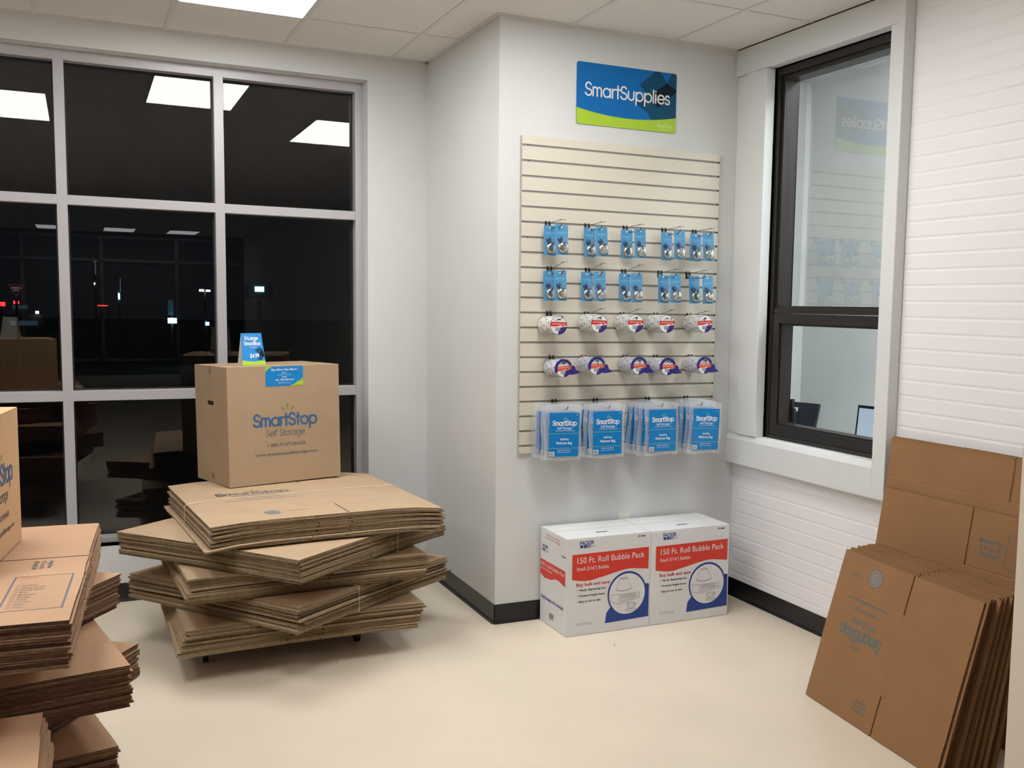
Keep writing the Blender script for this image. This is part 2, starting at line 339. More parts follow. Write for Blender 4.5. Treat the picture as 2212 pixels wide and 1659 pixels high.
# window wall with the storefront opening
XO, ZO, ZS = -.3612, 2.9339, .314
b = MB(); b.box((XL, D, 0), (XO, D+.16, ZS), 'wall_paint'); b.box((XL, D, ZO), (XO, D+.16, H), 'wall_paint'); b.box((XO, D, 0), (.05, D+.16, H), 'wall_paint')
b.box((XL, D, ZS), (-5.75, D+.16, ZO), 'wall_paint'); struct(b.build('wall_back'))
b = MB(); b.box((0, 0, 0), (W+.3, D, H), 'wall_paint'); struct(b.build('wall_corner', bevel=.002))
b = MB(); b.box((XL-.1, YR, 0), (XL, D+.16, H), 'wall_paint'); struct(b.build('wall_left'))
b = MB()      # brick wall with window opening
OY0, OY1, OZ0, OZ1 = -1.218, -.28, .95, 2.93
YB = -2.5
b.box((W, YB, 0), (W+.15, 0, OZ0), 'brick_paint'); b.box((W, YB, OZ1), (W+.15, 0, H), 'brick_paint')
b.box((W, OY1, OZ0), (W+.15, 0, OZ1), 'brick_paint'); b.box((W, YB, OZ0), (W+.15, OY0, OZ1), 'brick_paint')
struct(b.build('wall_right'))
b = MB(); b.box((.883, -2.66, 0), (W+.3, YB, H), 'cream_paint'); struct(b.build('wall_front', bevel=.002))
b = MB(); b.box((W+.0, YR, 0), (W+.3, -2.66, H), 'wall_paint'); struct(b.build('wall_near'))
# black cove base
def cove(name, segs):
    b = MB()
    for (x0, y0, x1, y1, nx, ny) in segs:   # wall line and outward normal
        prof = [(0, .1016), (.0035, .1016), (.0035, .014), (.007, .006), (.016, .0006), (0, .0006)]
        n = len(prof); vs = [(x0+nx*d, y0+ny*d, z) for d, z in prof]+[(x1+nx*d, y1+ny*d, z) for d, z in prof]
        b.mesh(vs, [(i, (i+1) % n, n+(i+1) % n, n+i) for i in range(n)]+[tuple(range(n)), tuple(range(2*n-1, n-1, -1))], 'base_black')
    struct(b.build(name))
cove('baseboard_back', [(XL, D, 0, D, 0, -1)]); cove('baseboard_corner', [(0, D, 0, -.0035, -1, 0), (-.0035, 0, W, 0, 0, -1)])
cove('baseboard_right', [(W, 0, W, YB, -1, 0)])
# ---------------- storefront window
w1 = struct(bpy.data.objects.new('window_1', None)); COL.objects.link(w1); w1.location = (-3, D+.1, ZS)
YF = D+.1009; DEP = .114
b = MB(); XE = -5.75
mull = [-1.1683-.787*k for k in range(6)]
def bar(x0, x1, z0, z1, y=YF, dep=DEP): b.box((x0, y, z0), (x1, y+dep, z1), 'alu')
for m_ in mull: bar(m_-.0254, m_+.0254, ZS, ZO)
bar(-.4093, XO+.0, ZS, ZO); bar(XE, XE+.05, ZS, ZO)
e = .0006
bar(XE, XO, ZO-.055, ZO, YF+e); bar(XE, XO, ZS, .345, YF-.012)
edges = sorted([XE+.05]+[m_ for m_ in mull]+[-.4093])
bar(XE, -.41, 2.1384, 2.1884, YF+e); bar(XE, -.41, 1.0959, 1.1504, YF+e)
o = b.build('window_frame', bevel=.0015); o.parent = w1; o.matrix_parent_inverse = w1.matrix_world.inverted(); 
for o_ in (o,): o_.location = V((0, 0, 0)); o_.matrix_parent_inverse = Matrix.Translation(-V(w1.location))
b = MB(); b.box((XE, D-.002, ZS-.001), (XO, D+.1, ZS), 'trim_paint'); o_ = b.build('window_sill'); o_.parent = w1; o_.matrix_parent_inverse = Matrix.Translation(-V(w1.location))
b = MB(); YG = YF+.07   # glazing stops (dark gaskets) and glass
xs = [XE+.05]+[m_ for m_ in sorted(mull)]+[-.4093-.0254+.05]
rows = [(.345, 1.0959), (1.1504, 2.1384), (2.1884, ZO-.055)]
sm = sorted(mull)
bays = [(XE+.05, sm[0]-.0254)]+[(sm[i]+.0254, sm[i+1]-.0254) for i in range(5)]+[(sm[5]+.0254, -.4093)]
tilt = math.radians(.22)
for (x0, x1) in bays:
    for (z0, z1) in rows:
        for yy in (YG-.004,):
            for a, c in (((x0, yy, z0), (x0+.008, yy+.012, z1)), ((x1-.008, yy, z0), (x1, yy+.012, z1)), ((x0, yy, z0), (x1, yy+.012, z0+.008)), ((x0, yy, z1-.008), (x1, yy+.012, z1))):
                b.box(a, c, 'rubber')
o_ = b.build('gasket'); o_.parent = w1; o_.matrix_parent_inverse = Matrix.Translation(-V(w1.location))
b = MB()
for (x0, x1) in bays:
    for (z0, z1) in rows:
        yy = YG+.002; dy = (z1-z0)*math.tan(tilt)*(.25 if z1 < 2.2 else 1)
        b.poly([(x0, yy, z0), (x1, yy, z0), (x1, yy+dy, z1), (x0, yy+dy, z1)], 'night_glass')
o_ = b.build('glass'); o_.parent = w1; o_.matrix_parent_inverse = Matrix.Translation(-V(w1.location))
# ---------------- precast surround of the office window (raised white trim)
XT = 1.398; b = MB()
Y0, Y1, Z0 = -1.304, -.001, .785
Z0T = .955
b.box((XT, Y0, OZ1), (W, Y1, H-.006), 'trim_paint')                 # head
b.box((XT, Y0, Z0), (W, OY0, OZ1), 'trim_paint')                 # right jamb
b.box((XT+.004, OY1, Z0T), (W, Y1-.10, OZ1), 'trim_paint'); b.box((XT+.016, Y1-.10, Z0T), (W, Y1, OZ1), 'trim_paint')     # left jamb, stepped
b.box((XT, OY0, Z0), (W, Y1, Z0T-.028), 'trim_paint')
b.mesh([(XT, OY0, Z0T-.028), (XT, Y1, Z0T-.028), (XT+.02, Y1, Z0T), (XT+.02, OY0, Z0T), (W+.12, Y1, Z0T+.0), (W+.12, OY0, Z0T)], [(0, 1, 2, 3), (3, 2, 4, 5)], 'trim_paint')
o_ = struct(b.build('trim_2', bevel=.004))
b = MB(); b.box((XT+.003, Y0, H-.006), (W, Y1, H), 'slot_shade'); struct(b.build('head_gap_shade'))  # solid dark strip paints the shade of the gap above the surround
# reveal linings
b = MB(); b.box((W-.001, OY1, OZ0), (1.60, OY1+.01, OZ1), 'trim_paint'); b.box((W-.001, OY0-.01, OZ0), (1.60, OY0, OZ1), 'trim_paint'); b.box((W-.001, OY0, OZ1), (1.60, OY1, OZ1+.01), 'trim_paint')
struct(b.build('trim_4'))
# ---------------- bronze office window
w2 = struct(bpy.data.objects.new('window_2', None)); COL.objects.link(w2); w2.location = (1.5, -.75, .95); inv2 = Matrix.Translation(-V(w2.location))
b = MB()
def ring4(b, x0, x1, y0, y1, z0, z1, t, m, tb=None, tt=None):
    tb = tb or t; tt = tt or t
    b.box((x0, y0, z0), (x1, y0+t, z1), m); b.box((x0, y1-t, z0), (x1, y1, z1), m)
    b.box((x0, y0+t, z0), (x1, y1-t, z0+tb), m); b.box((x0, y0+t, z1-tt), (x1, y1-t, z1), m)
ring4(b, 1.474, 1.60, OY0, OY1, Z0T, OZ1, .028, 'bronze', .022, .04)
ring4(b, 1.490, 1.58, OY0+.028, OY1-.028, 1.655, OZ1-.04, .022, 'bronze', .02, .025)
b.box((1.480, OY0+.028, 1.635), (1.585, OY1-.028, 1.662), 'bronze')
o_ = b.build('window_frame', bevel=.0015); o_.parent = w2; o_.matrix_parent_inverse = inv2
b = MB(); ring4(b, 1.477, 1.56, OY0+.030, OY1-.030, Z0T+.024, 1.632, .052, 'bronze'); ring4(b, 1.492, 1.565, OY0+.08, OY1-.08, Z0T+.074, 1.582, .012, 'bronze')
o_ = b.build('sash', bevel=.003); o_.parent = w2; o_.matrix_parent_inverse = inv2
b = MB(); b.box((1.572, OY1-.10, 1.05), (1.59, OY1-.085, 1.17), 'bronze'); b.box((1.575, OY1-.118, 1.035), (1.588, OY1-.11, 1.12), 'bronze'); o_ = b.build('sash_lock'); o_.parent = w2; o_.matrix_parent_inverse = inv2
b = MB()
for z0, z1 in ((Z0T+.07, 1.59), (1.67, OZ1-.06)): b.poly([(1.562, OY0+.04, z0), (1.562, OY1-.04, z0), (1.562, OY1-.04, z1), (1.562, OY0+.04, z1)], 'office_glass')
o_ = b.build('glass'); o_.parent = w2; o_.matrix_parent_inverse = inv2
# ---------------- office behind the window
ox, oy = 2.64, .91
for nm, qs in (('floor_office', [((1.76, -2.6, -.05), (ox+.1, oy+.1, 0))]), ('ceiling_office', [((1.61, -2.6, 3.4), (ox+.1, oy+.1, 3.45))]), ('wall_office_right', [((ox, -2.6, 0), (ox+.1, oy+.1, 3.4)), ((ox-.12, -2.6, 3.2), (ox, oy-.1, 3.4))]),
               ('wall_office_back', [((1.77, oy, 0), (ox, oy+.1, 3.4)), ((1.77, oy-.10, 3.2), (ox, oy, 3.4))]), ('wall_office_front', [((1.61, -2.7, 0), (ox+.1, -2.6, 3.4))])):
    b = MB()
    for q in qs: b.box(*q, 'office_wall')
    struct(b.build(nm))
t = empty('ceiling_light', (2.10, -1.55, 3.36), 'bright cool ceiling panel inside the office behind the brown window', 'ceiling light')
b = MB(); b.box((-.25, -1.0, 0), (.25, 1.0, .038), 'troffer'); b.build('housing', t)
b = MB(); b.box((-.23, -.97, -.004), (.23, .97, -.001), 'lens_office'); b.build('lens', t)
t = empty('desk', (2.2, -.5, 0), 'pale desk top seen at the foot of the brown office window', 'desk')
b = MB(); b.box((-.40, -1.4, .80), (.42, 1.2, .83), 'office_wall'); b.build('desktop', t, bevel=.003)
for sy in (-1.3, 1.1):
    b = MB(); b.box((-.36, sy-.02, 0), (.38, sy+.02, .80), 'steel'); b.build('leg', t)
def monitor(x, y, a, tilt_, lab, lit, w_=.24, h_=.28, g=None):
    t = empty('monitor', T(x, y, .832, a), lab, 'monitor', g)
    R_ = Matrix.Translation((0, 0, .04)) @ Matrix.Rotation(tilt_, 4, 'Y')
    b = MB(); b.box((-.012, -w_/2, 0), (.012, w_/2, h_), 'screen_back', R_); b.build('casing', t, bevel=.004)
    b = MB(); b.box((-.0135, -w_/2+.014, .016), (-.0125, w_/2-.014, h_-.016), 'screen_lit' if lit else 'screen_back', R_); b.build('screen', t)
    b = MB(); b.box((-.09, -.1, 0), (.09, .1, .012), 'screen_back'); b.box((-.02, -.02, .01), (.02, .02, .08), 'screen_back'); b.build('stand', t)
    if not lit:
        b = MB(); b.box((-.0145, .02, .175), (-.0132, .05, .20), 'troffer', R_); o_ = b.build('sticker', t); o_['label'] = 'small white sticker'
monitor(1.95, .06, .35, .32, 'dark monitor back with white sticker, left one behind the office window', False, .23, .235)
monitor(1.95, -.70, .2, .12, 'dark framed lit monitor cut off by the right jamb of the office window', True, .40, .27)

# ================================================================ ceiling lights
def troffer(i, j, lab, near=True):
    x0, x1, y1, y0 = GX(i), GX(i+1), GY(j), GY(j-1)
    t = empty('ceiling_light', ((x0+x1)/2, (y0+y1)/2, H), lab, 'ceiling light', 'recessed ceiling lights')
    a, c = (x1-x0)/2-.004, (y1-y0)/2-.004; f = .012
    b = MB()
    for q in (((-a, -c, -.006), (-a+f, c, .004)), ((a-f, -c, -.006), (a, c, .004)), ((-a+f, -c, -.006), (a-f, -c+f, .004)), ((-a+f, c-f, -.006), (a-f, c, .004))): b.box(*q, 'troffer')
    b.build('frame', t)
    b = MB(); b.box((-a+f, -c+f, -.0045), (a-f, c-f, -.002), 'lens' if near else 'lens_far'); b.build('lens', t)
    return t
troffer(-2, 0, 'lit ceiling panel at the top edge, above the window')
troffer(-4, -1, 'lit ceiling panel left of the camera, mirrored in the leftmost top pane')
troffer(0, -1, 'lit ceiling panel in front of the slat display, mirrored in the right top pane')
troffer(-6, -2, 'lit ceiling panel out of view to the left of the near pile')
troffer(-6, -4, 'lit ceiling panel behind and left of the camera')
for i in (-4, -2, 0): troffer(i, -13, 'distant ceiling panel at the %s of the far room end' % {-4: 'left', -2: 'middle', 0: 'right'}[i], False)
# rear glazed wall seen mirrored in the night glass
b = MB()
b.box((XL, YR-.1, 0), (W, YR, H), 'far_wall')
for k in range(6): b.box((-6+k*1.5, YR, .3), (-5.93+k*1.5, YR+.05, 2.95), 'alu_dark')
for z in (.3, 2.45, 2.95): b.box((XL, YR, z), (W, YR+.05, z+.06), 'alu_dark')
struct(b.build('wall_rear'))
# ================================================================ flattened cartons
def carton(name, L1, L2, Hh, flap, mt='kraft', me_='edge', seed=0, sl=.007, bend=None, th=.0032, gap=.0010, ragged=.004, lift=0):
    """folded-flat shipping carton: two corrugated layers with flap slots; x across, y up, z thickness; origin at a corner"""
    rnd = random.Random(seed); b = MB(); Wd = L1+L2
    def layer(xc, z0, rg):
        xs = sorted([0, xc-sl/2, xc, xc+sl/2, Wd]+[Wd*k/8 for k in range(1, 8) if abs(Wd*k/8-xc) > .03])
        ys = sorted([0, flap-.004, flap, flap+.004, Hh-flap-.004, Hh-flap, Hh-flap+.004, Hh]+[flap*.5, Hh/2, Hh-flap*.5])
        nx, ny = len(xs), len(ys); V_ = {}
        jx = [rnd.uniform(-rg, rg) for _ in range(ny)]; jy = [rnd.uniform(-rg, rg) for _ in range(nx)]
        def P(i, j, top):
            x, y = xs[i], ys[j]; z = z0+(th if top else 0)
            if top and abs(x-xc) < 1e-6: z -= .0011
            if top and (abs(y-flap) < 1e-6 or abs(y-(Hh-flap)) < 1e-6): z -= .0009
            if bend: z += bend(x, y)
            if lift and j == ny-1: z += lift*(1 if i > nx/2 else .4)
            if i in (0, nx-1): x += jx[j]*.5
            if j in (0, ny-1): y += jy[i]*.5
            return (x, y, z)
        cell = lambda i, j: 0 <= i < nx-1 and 0 <= j < ny-1 and not (xc-sl/2-1e-6 < (xs[i]+xs[i+1])/2 < xc+sl/2+1e-6 and (ys[j+1] <= flap+1e-6 or ys[j] >= Hh-flap-1e-6))
        for i in range(nx-1):
            for j in range(ny-1):
                if not cell(i, j): continue
                c = [(i, j), (i+1, j), (i+1, j+1), (i, j+1)]
                b.poly([P(*q, True) for q in c], mt); b.poly([P(*q, False) for q in reversed(c)], mt)
                for (di, dj), (p, q) in (((0, -1), (0, 1)), ((1, 0), (1, 2)), ((0, 1), (2, 3)), ((-1, 0), (3, 0))):
                    if not cell(i+di, j+dj): b.poly([P(*c[p], False), P(*c[q], False), P(*c[q], True), P(*c[p], True)], me_)
    layer(L2, 0, ragged); layer(L1, th+gap, ragged)
    me = bpy.data.meshes.new(name); me.from_pydata(b.v, [], b.f)
    for n in b.mats: me.materials.append(M[n])
    me.polygons.foreach_set('material_index', b.m)
    bm = bmesh.new(); bm.from_mesh(me); bmesh.ops.remove_doubles(bm, verts=bm.verts, dist=1e-6); bm.to_mesh(me); bm.free()
    me['dims'] = (Wd, Hh); return me
TOPZ = .0032*2+.0010
def bundle(meshes, cx, cy, zb, ang, n, pitch, top_label, rest_label, group, seed, jit=.007, rot=.010, drift=(0, 0), steps=None):
    """n flattened cartons laid flat on each other, the topmost with its own label; returns the top one"""
    rnd = random.Random(seed); top = None
    for i in range(n):
        me = meshes[0] if i == n-1 else rnd.choice(meshes)
        Wd, Hh = me['dims']; j = 0 if i == n-1 else 1
        dx, dy = rnd.uniform(-jit, jit)*j, rnd.uniform(-jit, jit)*j
        f = (n-1-i)/max(1, n-1); dx += drift[0]*f; dy += drift[1]*f
        if steps:
            for (lo, hi, sx, sy) in steps:
                if lo <= i < hi: dx += sx; dy += sy
        fl = 1 if i % 2 == 0 or i == n-1 else -1
        o = bpy.data.objects.new('flattened_box', me); COL.objects.link(o)
        o.matrix_world = T(cx, cy, zb+i*pitch, ang+rnd.uniform(-rot, rot)*j) @ Matrix.Translation((dx, dy, 0)) @ (Matrix.Rotation(math.pi, 4, 'Z') if fl < 0 and not me.get('keep') else Matrix()) @ Matrix.Translation((-Wd/2, -Hh/2, 0))
        tag(o, top_label if i == n-1 else rest_label, 'flattened box', group); top = o
    return top
def plate(p, parent, name='printed_lettering', matrix=None, z=0, label=None):
    o = p.build(name); o.parent = parent
    if matrix is not None: o.matrix_parent_inverse = matrix
    else: o.matrix_parent_inverse = Matrix.Translation((0, 0, z))
    if label: o['label'] = label
    return o

# ---------------------------------------------------------------- stack on the dolly by the window
bend5 = lambda x, y: -.020*max(0, (x-.78)/.27)**2-.012*max(0, (.25-x)/.25)**2
bend0 = lambda x, y: -.006*((x-.52)/.52)**2-.004*((y-.55)/.55)**2
P_ = .0090
k5 = [carton('carton_a', .60, .45, 1.10, .235, seed=s, bend=bend5) for s in (1, 2, 3)]
k0 = [carton('carton_b', .60, .46, 1.07, .235, seed=s, bend=bend0) for s in (4, 5, 6)]
dz = TOPZ
SG = 'flattened cartons stacked on the dolly by the window'
bundle(k0, -1.0, .275, .13, math.radians(1), 13, P_, 'topmost carton of the lowest bundle on the dolly by the window', 'flattened brown carton in the lowest bundle on the dolly by the window', SG, 11, drift=(-.02, .0), steps=[(0, 3, -.012, -.012), (9, 12, .01, -.006)])
zz = .13+13*P_+.004
bundle(k0, -.969, .228, zz, math.radians(35.5), 13, P_, 'topmost carton of the second lowest bundle, corner jutting left by the window', 'flattened brown carton in the second lowest bundle on the dolly', SG, 12, jit=.011, steps=[(4, 6, .015, 0), (10, 12, -.012, -.01)])
zz += 13*P_+.004
bundle(k0, -1.01, .228, zz, math.radians(3), 13, P_, 'topmost carton of the middle bundle, squared to the wall, on the dolly stack', 'flattened brown carton in the middle bundle of the dolly stack', SG, 13, jit=.009, steps=[(6, 10, .012, .012), (2, 4, -.01, 0)])
zz += 13*P_+.004
bundle(k0, -1.008, .134, zz, math.radians(38), 12, P_, 'topmost carton of the turned bundle just under the top bundle of the dolly stack', 'flattened brown carton in the turned bundle under the top bundle', SG, 14, jit=.007, steps=[(10, 12, -.012, .0)])
zz += 12*P_+.004
SH = .0
t5 = bundle(k5, -.941, .227, zz, math.radians(4.6), 12, P_, 'topmost printed flattened carton under the tall upright brown box', 'flattened brown carton in the strapped top bundle under the upright box', SG, 15, jit=.006, steps=[(0, 2, -.018, -.028), (6, 9, .008, -.004)])
Z5 = zz+11*P_+TOPZ
p = Print(); lx, ly = .525, .55
p.logo(lx-.375, lx-.03, ly+.085, 'ink_grey', 'ink_faint', 'ink_green'); p.disc(lx-.232, ly-.405, .035, .045, 'ink_faint')
p.text('Please recycle', lx-.155, lx-.07, ly-.40, .02, 'ink_tan')
for q_ in range(4): pass
plate(p, t5, z=TOPZ)
# string round the bundles
def strap(mtx, half, z0, z1, label, along='x', at=0):
    b = MB(); r = .0017
    if along == 'x': pts = [(-half, at, z0), (half, at+.0, z0), (half, at, z1-.018), (half-.02, at, z1-.004), (half-.2, at, z1), (-half+.2, at, z1), (-half+.02, at, z1-.008), (-half, at, z1-.018)]
    else: pts = [(at, -half, z0), (at, half, z0), (at, half, z1), (at, -half, z1)]
    b.tube(pts, r, 'string', closed=True); o = b.build('string', matrix=mtx); tag(o, label, 'string', 'string round the carton bundles'); return o
strap(T(-.941, .227, 0, math.radians(7.5)), .537, Z5-.115, Z5+.0022, 'white string round the printed top bundle under the upright box', 'x', .02)
strap(T(-1.008, .134, 0, math.radians(38)), .548, .487, .607, 'white string round the turned bundle under the top bundle', 'y', .12)
strap(T(-.969, .228, 0, math.radians(35.5)), .548, .249, .367, 'white string round the second lowest bundle near its left corner', 'y', -.16)
# dolly
def dolly(x, y, a, lab, h=.128, sx=.40, sy=.34):
    t = empty('dolly', T(x, y, 0, a), lab, 'dolly')
    b = MB(); b.box((-sx, -sy, h-.030), (sx, -sy+.09, h), 'dolly_deck'); b.box((-sx, sy-.09, h-.030), (sx, sy, h), 'dolly_deck')
    b.box((-sx, -sy, h-.0505), (-sx+.08, sy, h-.0305), 'dolly_deck'); b.box((sx-.08, -sy, h-.0505), (sx, sy, h-.0305), 'dolly_deck'); b.build('deck', t, bevel=.003)
    for ax in (-1, 1):
        for ay in (-1, 1):
            cx, cy = ax*(sx-.05), ay*(sy-.07); b = MB()
            b.cyl((cx-.011, cy+.012, .036), (cx+.011, cy+.012, .036), .036, 'rubber', 20); o = b.build('wheel', t, smooth=True)
            b = MB(); b.box((cx-.019, cy-.005, .036), (cx-.014, cy+.02, h-.058), 'steel'); b.box((cx+.014, cy-.005, .036), (cx+.019, cy+.02, h-.058), 'steel')
            b.box((cx-.025, cy-.025, h-.058), (cx+.025, cy+.025, h-.0508), 'steel'); b.cyl((cx-.02, cy+.012, .036), (cx+.02, cy+.012, .036), .006, 'steel'); b.build('caster_fork', t)
    return t
dolly(-1.07, .27, .02, 'low black dolly on casters under the carton stack by the window')

# ---------------------------------------------------------------- assembled boxes
mat('kraft_tape', (0.33, 0.22, 0.13), .4)
def box_thing(name, mtx, w_, d_, h_, mt, label, cat='box', handle=True):
    t = empty(name, mtx, label, cat)
    b = MB(); g = .002
    # body with a cut hand hole: side x=0 face built round the hole
    y0, y1, z0, z1 = d_*.42, d_*.60, h_*.672, h_*.708
    b.poly([(0, 0, 0), (w_, 0, 0), (w_, 0, h_), (0, 0, h_)], mt); b.poly([(w_, 0, 0), (w_, d_, 0), (w_, d_, h_), (w_, 0, h_)], mt)
    b.poly([(w_, d_, 0), (0, d_, 0), (0, d_, h_), (w_, d_, h_)], mt); b.poly([(0, 0, 0), (0, d_, 0), (w_, d_, 0), (w_, 0, 0)], mt)
    for (a0, a1, c0, c1) in ((0, y0, 0, h_), (y1, d_, 0, h_), (y0, y1, 0, z0), (y0, y1, z1, h_)):
        b.poly([(0, a1, c0), (0, a0, c0), (0, a0, c1), (0, a1, c1)], mt)
    b.poly([(.006, y1, z0), (.006, y0, z0), (.006, y0, z1), (.006, y1, z1)], 'slot_shade')  # dark sheet behind the hole paints in the shaded inside of the box
    for q in (((0, y0, z0), (0, y1, z0), (.006, y1, z0), (.006, y0, z0)), ((0, y0, z1), (.006, y0, z1), (.006, y1, z1), (0, y1, z1)), ((0, y0, z0), (.006, y0, z0), (.006, y0, z1), (0, y0, z1)), ((0, y1, z0), (0, y1, z1), (.006, y1, z1), (.006, y1, z0))): b.poly(q, 'edge_dark')
    b.build('body', t)
    for s in (0, 1):
        b = MB(); a0, a1 = (.0, d_/2-.001) if s == 0 else (d_/2+.001, d_)
        b.box((.0005, a0+.0005, h_-.0005), (w_-.0005, a1, h_+.0035), mt); b.build('top_flap', t, bevel=.001)
    for q in (((-.0006, d_/2-.018, h_*.94), (w_+.0006, d_/2+.018, h_+.0042)), ((-.0006, d_/2-.018, .022), (0, d_/2+.018, .05))):
        b = MB(); b.box(*q, 'kraft_tape'); o = b.build('packing_tape', t); o['label'] = 'brown packing tape'
    return t
bx = V((.968, .2507, .008)).normalized(); by = V((-.2507, .968, -.015)); by = (by-bx*by.dot(bx)).normalized(); bz = bx.cross(by)
ZB = Z5+.0035
bigm = frame(V((-1.238, .475, ZB)), bx, by, bz)
big = box_thing('moving_box', bigm, .606, .435, .600, 'kraft_box', 'tall upright brown box with blue lettering standing on the stack by the window')
fm = Matrix(((1, 0, 0, 0), (0, 0, -1, 0), (0, 1, 0, 0), (0, 0, 0, 1)))     # x right, y up, z toward -y
p = Print(); p.logo(.131, .474, .297, 'ink_blue', 'ink_grey', 'ink_green', wt=.15); p.text('TM', .476, .486, .345, .005, 'ink_grey'); plate(p, big, matrix=fm)
stk = empty('promotional_sticker', bigm @ fm @ Matrix.Translation((.2, .500, .0012)), 'blue and green offer sticker at the top front of the tall brown box', 'sticker')
p = Print(0); p.rect(0, 0, .203, .1, 'bright_blue'); p.up()
p.shape([(0, .1), (.035, .1), (.012, .088), (0, .072)], 'sign_green'); p.shape([(.203, 0), (.203, .040), (.185, .027), (.16, .012), (.13, 0)], 'sign_green'); o = p.build('backing', stk)
p = Print(.0006)
for s_, x0, x1, y, h_, bo in (('Buy More Get More!', .032, .170, .080, .010, 1), ('Buy 10', .088, .115, .066, .006, 1), ('or more of the same', .063, .140, .0555, .005, 0), ('Boxes', .088, .113, .044, .006, 1), ('Get 10% Off Now!', .052, .152, .028, .0085, 1), ('Buy More savings', .070, .134, .014, .0055, 0)): p.text(s_, x0, x1, y, h_, 'white', bool(bo))
p.strokes('SmartStop', .165, .198, .014, .005, 'pale_green', .12); p.build('printed_lettering', stk)
# tent price card on the box
tm = bigm @ Matrix.Translation((.135, .13, .6042))
tent = empty('price_tent_card', tm @ Matrix.Rotation(math.radians(-4), 4, 'Z'), 'blue folded price card standing on top of the tall brown box', 'price card')
tw, td, tz = .122, .075, .165
def slope(b, y0, y1, m, t_=.0012): b.mesh([(0, y0, 0), (tw, y0, 0), (tw, (y0+y1)/2, tz), (0, (y0+y1)/2, tz)], [(0, 1, 2, 3)], m)
b = MB()
for i, (ya, yb) in enumerate(((0, td/2), (td, td/2))):
    s_ = 1 if i == 0 else -1
    vs = [(0, ya, 0), (tw, ya, 0), (tw*.93, yb, tz), (tw*.07, yb, tz)]; vs += [(x, y+s_*.0012, z) for x, y, z in vs[:2]]+[(x, y, z-.004) for x, y, z in vs[2:4]]
    b.mesh(vs, [(0, 1, 2, 3), (4, 5, 6, 7), (0, 1, 5, 4), (1, 2, 6, 5), (2, 3, 7, 6), (3, 0, 4, 7)], 'card_white')
b.build('card', tent)
n_ = V((0, -tz, td/2)).normalized(); u_ = V((0, td/2, tz)).normalized(); tf = frame(V((0, 0, 0)), V((1, 0, 0)), u_, n_); hh = math.hypot(td/2, tz)
p = Print(.0006); k_ = .07
p.shape([(0, 0), (tw, 0), (tw*.93, hh), (tw*.07, hh)], 'bright_blue'); p.up()
p.shape([(0, 0), (tw, 0), (tw*.99, .026), (tw*.5, .019), (tw*.006, .026)], 'sign_green'); p.shape([(.080, .034), (.100, .022), (.119, .055), (.112, .085), (.095, .095), (.070, .078), (.092, .060)], 'sign_teal'); p.up(); p.shape([(.092, .057), (.108, .080), (.117, .066), (.119, .048), (.110, .040)], 'sign_dark'); p.up()
p.strokes('X-Large', .024, .093, .134, .018, 'white', .15); p.strokes('SmartBox', .020, .104, .106, .018, 'white', .15); p.text('24"x18"x24"', .045, .083, .092, .006, 'white'); p.text('$4.99', .044, .092, .040, .021, 'white', True); p.strokes('SmartStop', .088, .113, .008, .005, 'pale_green', .12)
plate(p, tent, matrix=tf)

# ---------------------------------------------------------------- left foreground stack
kl = [carton('carton_c', .63, .45, 1.06, .225, 'kraft_pink', 'edge_pink', seed=s, bend=None) for s in (21, 22, 23)]
LG = 'flattened cartons in the left foreground stack'; zt = .93
specs = [(-2.414, -1.739, math.radians(-4.1+90), 'printed flattened carton on top of the left stack, under the golden box', 'flattened carton in the top bundle of the left foreground stack'),
 (-2.535, -1.614, math.radians(-33.4), 'topmost carton of the turned bundle just under the top bundle of the left stack', 'flattened carton in the turned bundle under the top one of the left stack'),
 (-2.413, -1.569, math.radians(10), 'topmost carton of the thick middle bundle with its corner toward the aisle', 'flattened carton in the thick middle bundle of the left stack'),
 (-2.49, -1.604, math.radians(-33), 'topmost carton of the bundle peeking out right below the thick middle bundle', 'flattened carton in the bundle peeking out below the middle one'),
 (-2.46, -1.55, math.radians(12), 'creased topmost carton of the low bundle near the bottom edge of the photo', 'flattened carton in the low bundle at the bottom left of the photo'),
 (-2.53, -1.58, math.radians(3), 'topmost carton of the second lowest bundle of the left stack', 'flattened carton in the second lowest bundle of the left stack'),
 (-2.53, -1.58, math.radians(0), 'topmost carton of the lowest bundle of the left stack', 'flattened carton in the lowest bundle of the left stack')]
n = 13; Pl = .0087; step = n*Pl+.002; tops = []
for k, (cx, cy, a, tl, rl) in enumerate(specs):
    zb = zt-TOPZ-(n-1)*Pl-k*step
    st = [(0, 8, .0, -.0)] if k else [(8, 12, .0, -.012), (0, 7, .0, .004)]
    tops.append(bundle(kl, cx, cy, zb, a, n, Pl, tl, rl, LG, 40+k, jit=.005 if k else .006, rot=.006, drift=(-.02, 0) if k == 1 else (0, 0)))
dolly(-2.45, -1.60, .3, 'low black dolly under the left foreground carton stack', h=zt-TOPZ-(n-1)*Pl-6*step-.002)
t1 = tops[0]; Wd, Hh = kl[0]['dims']
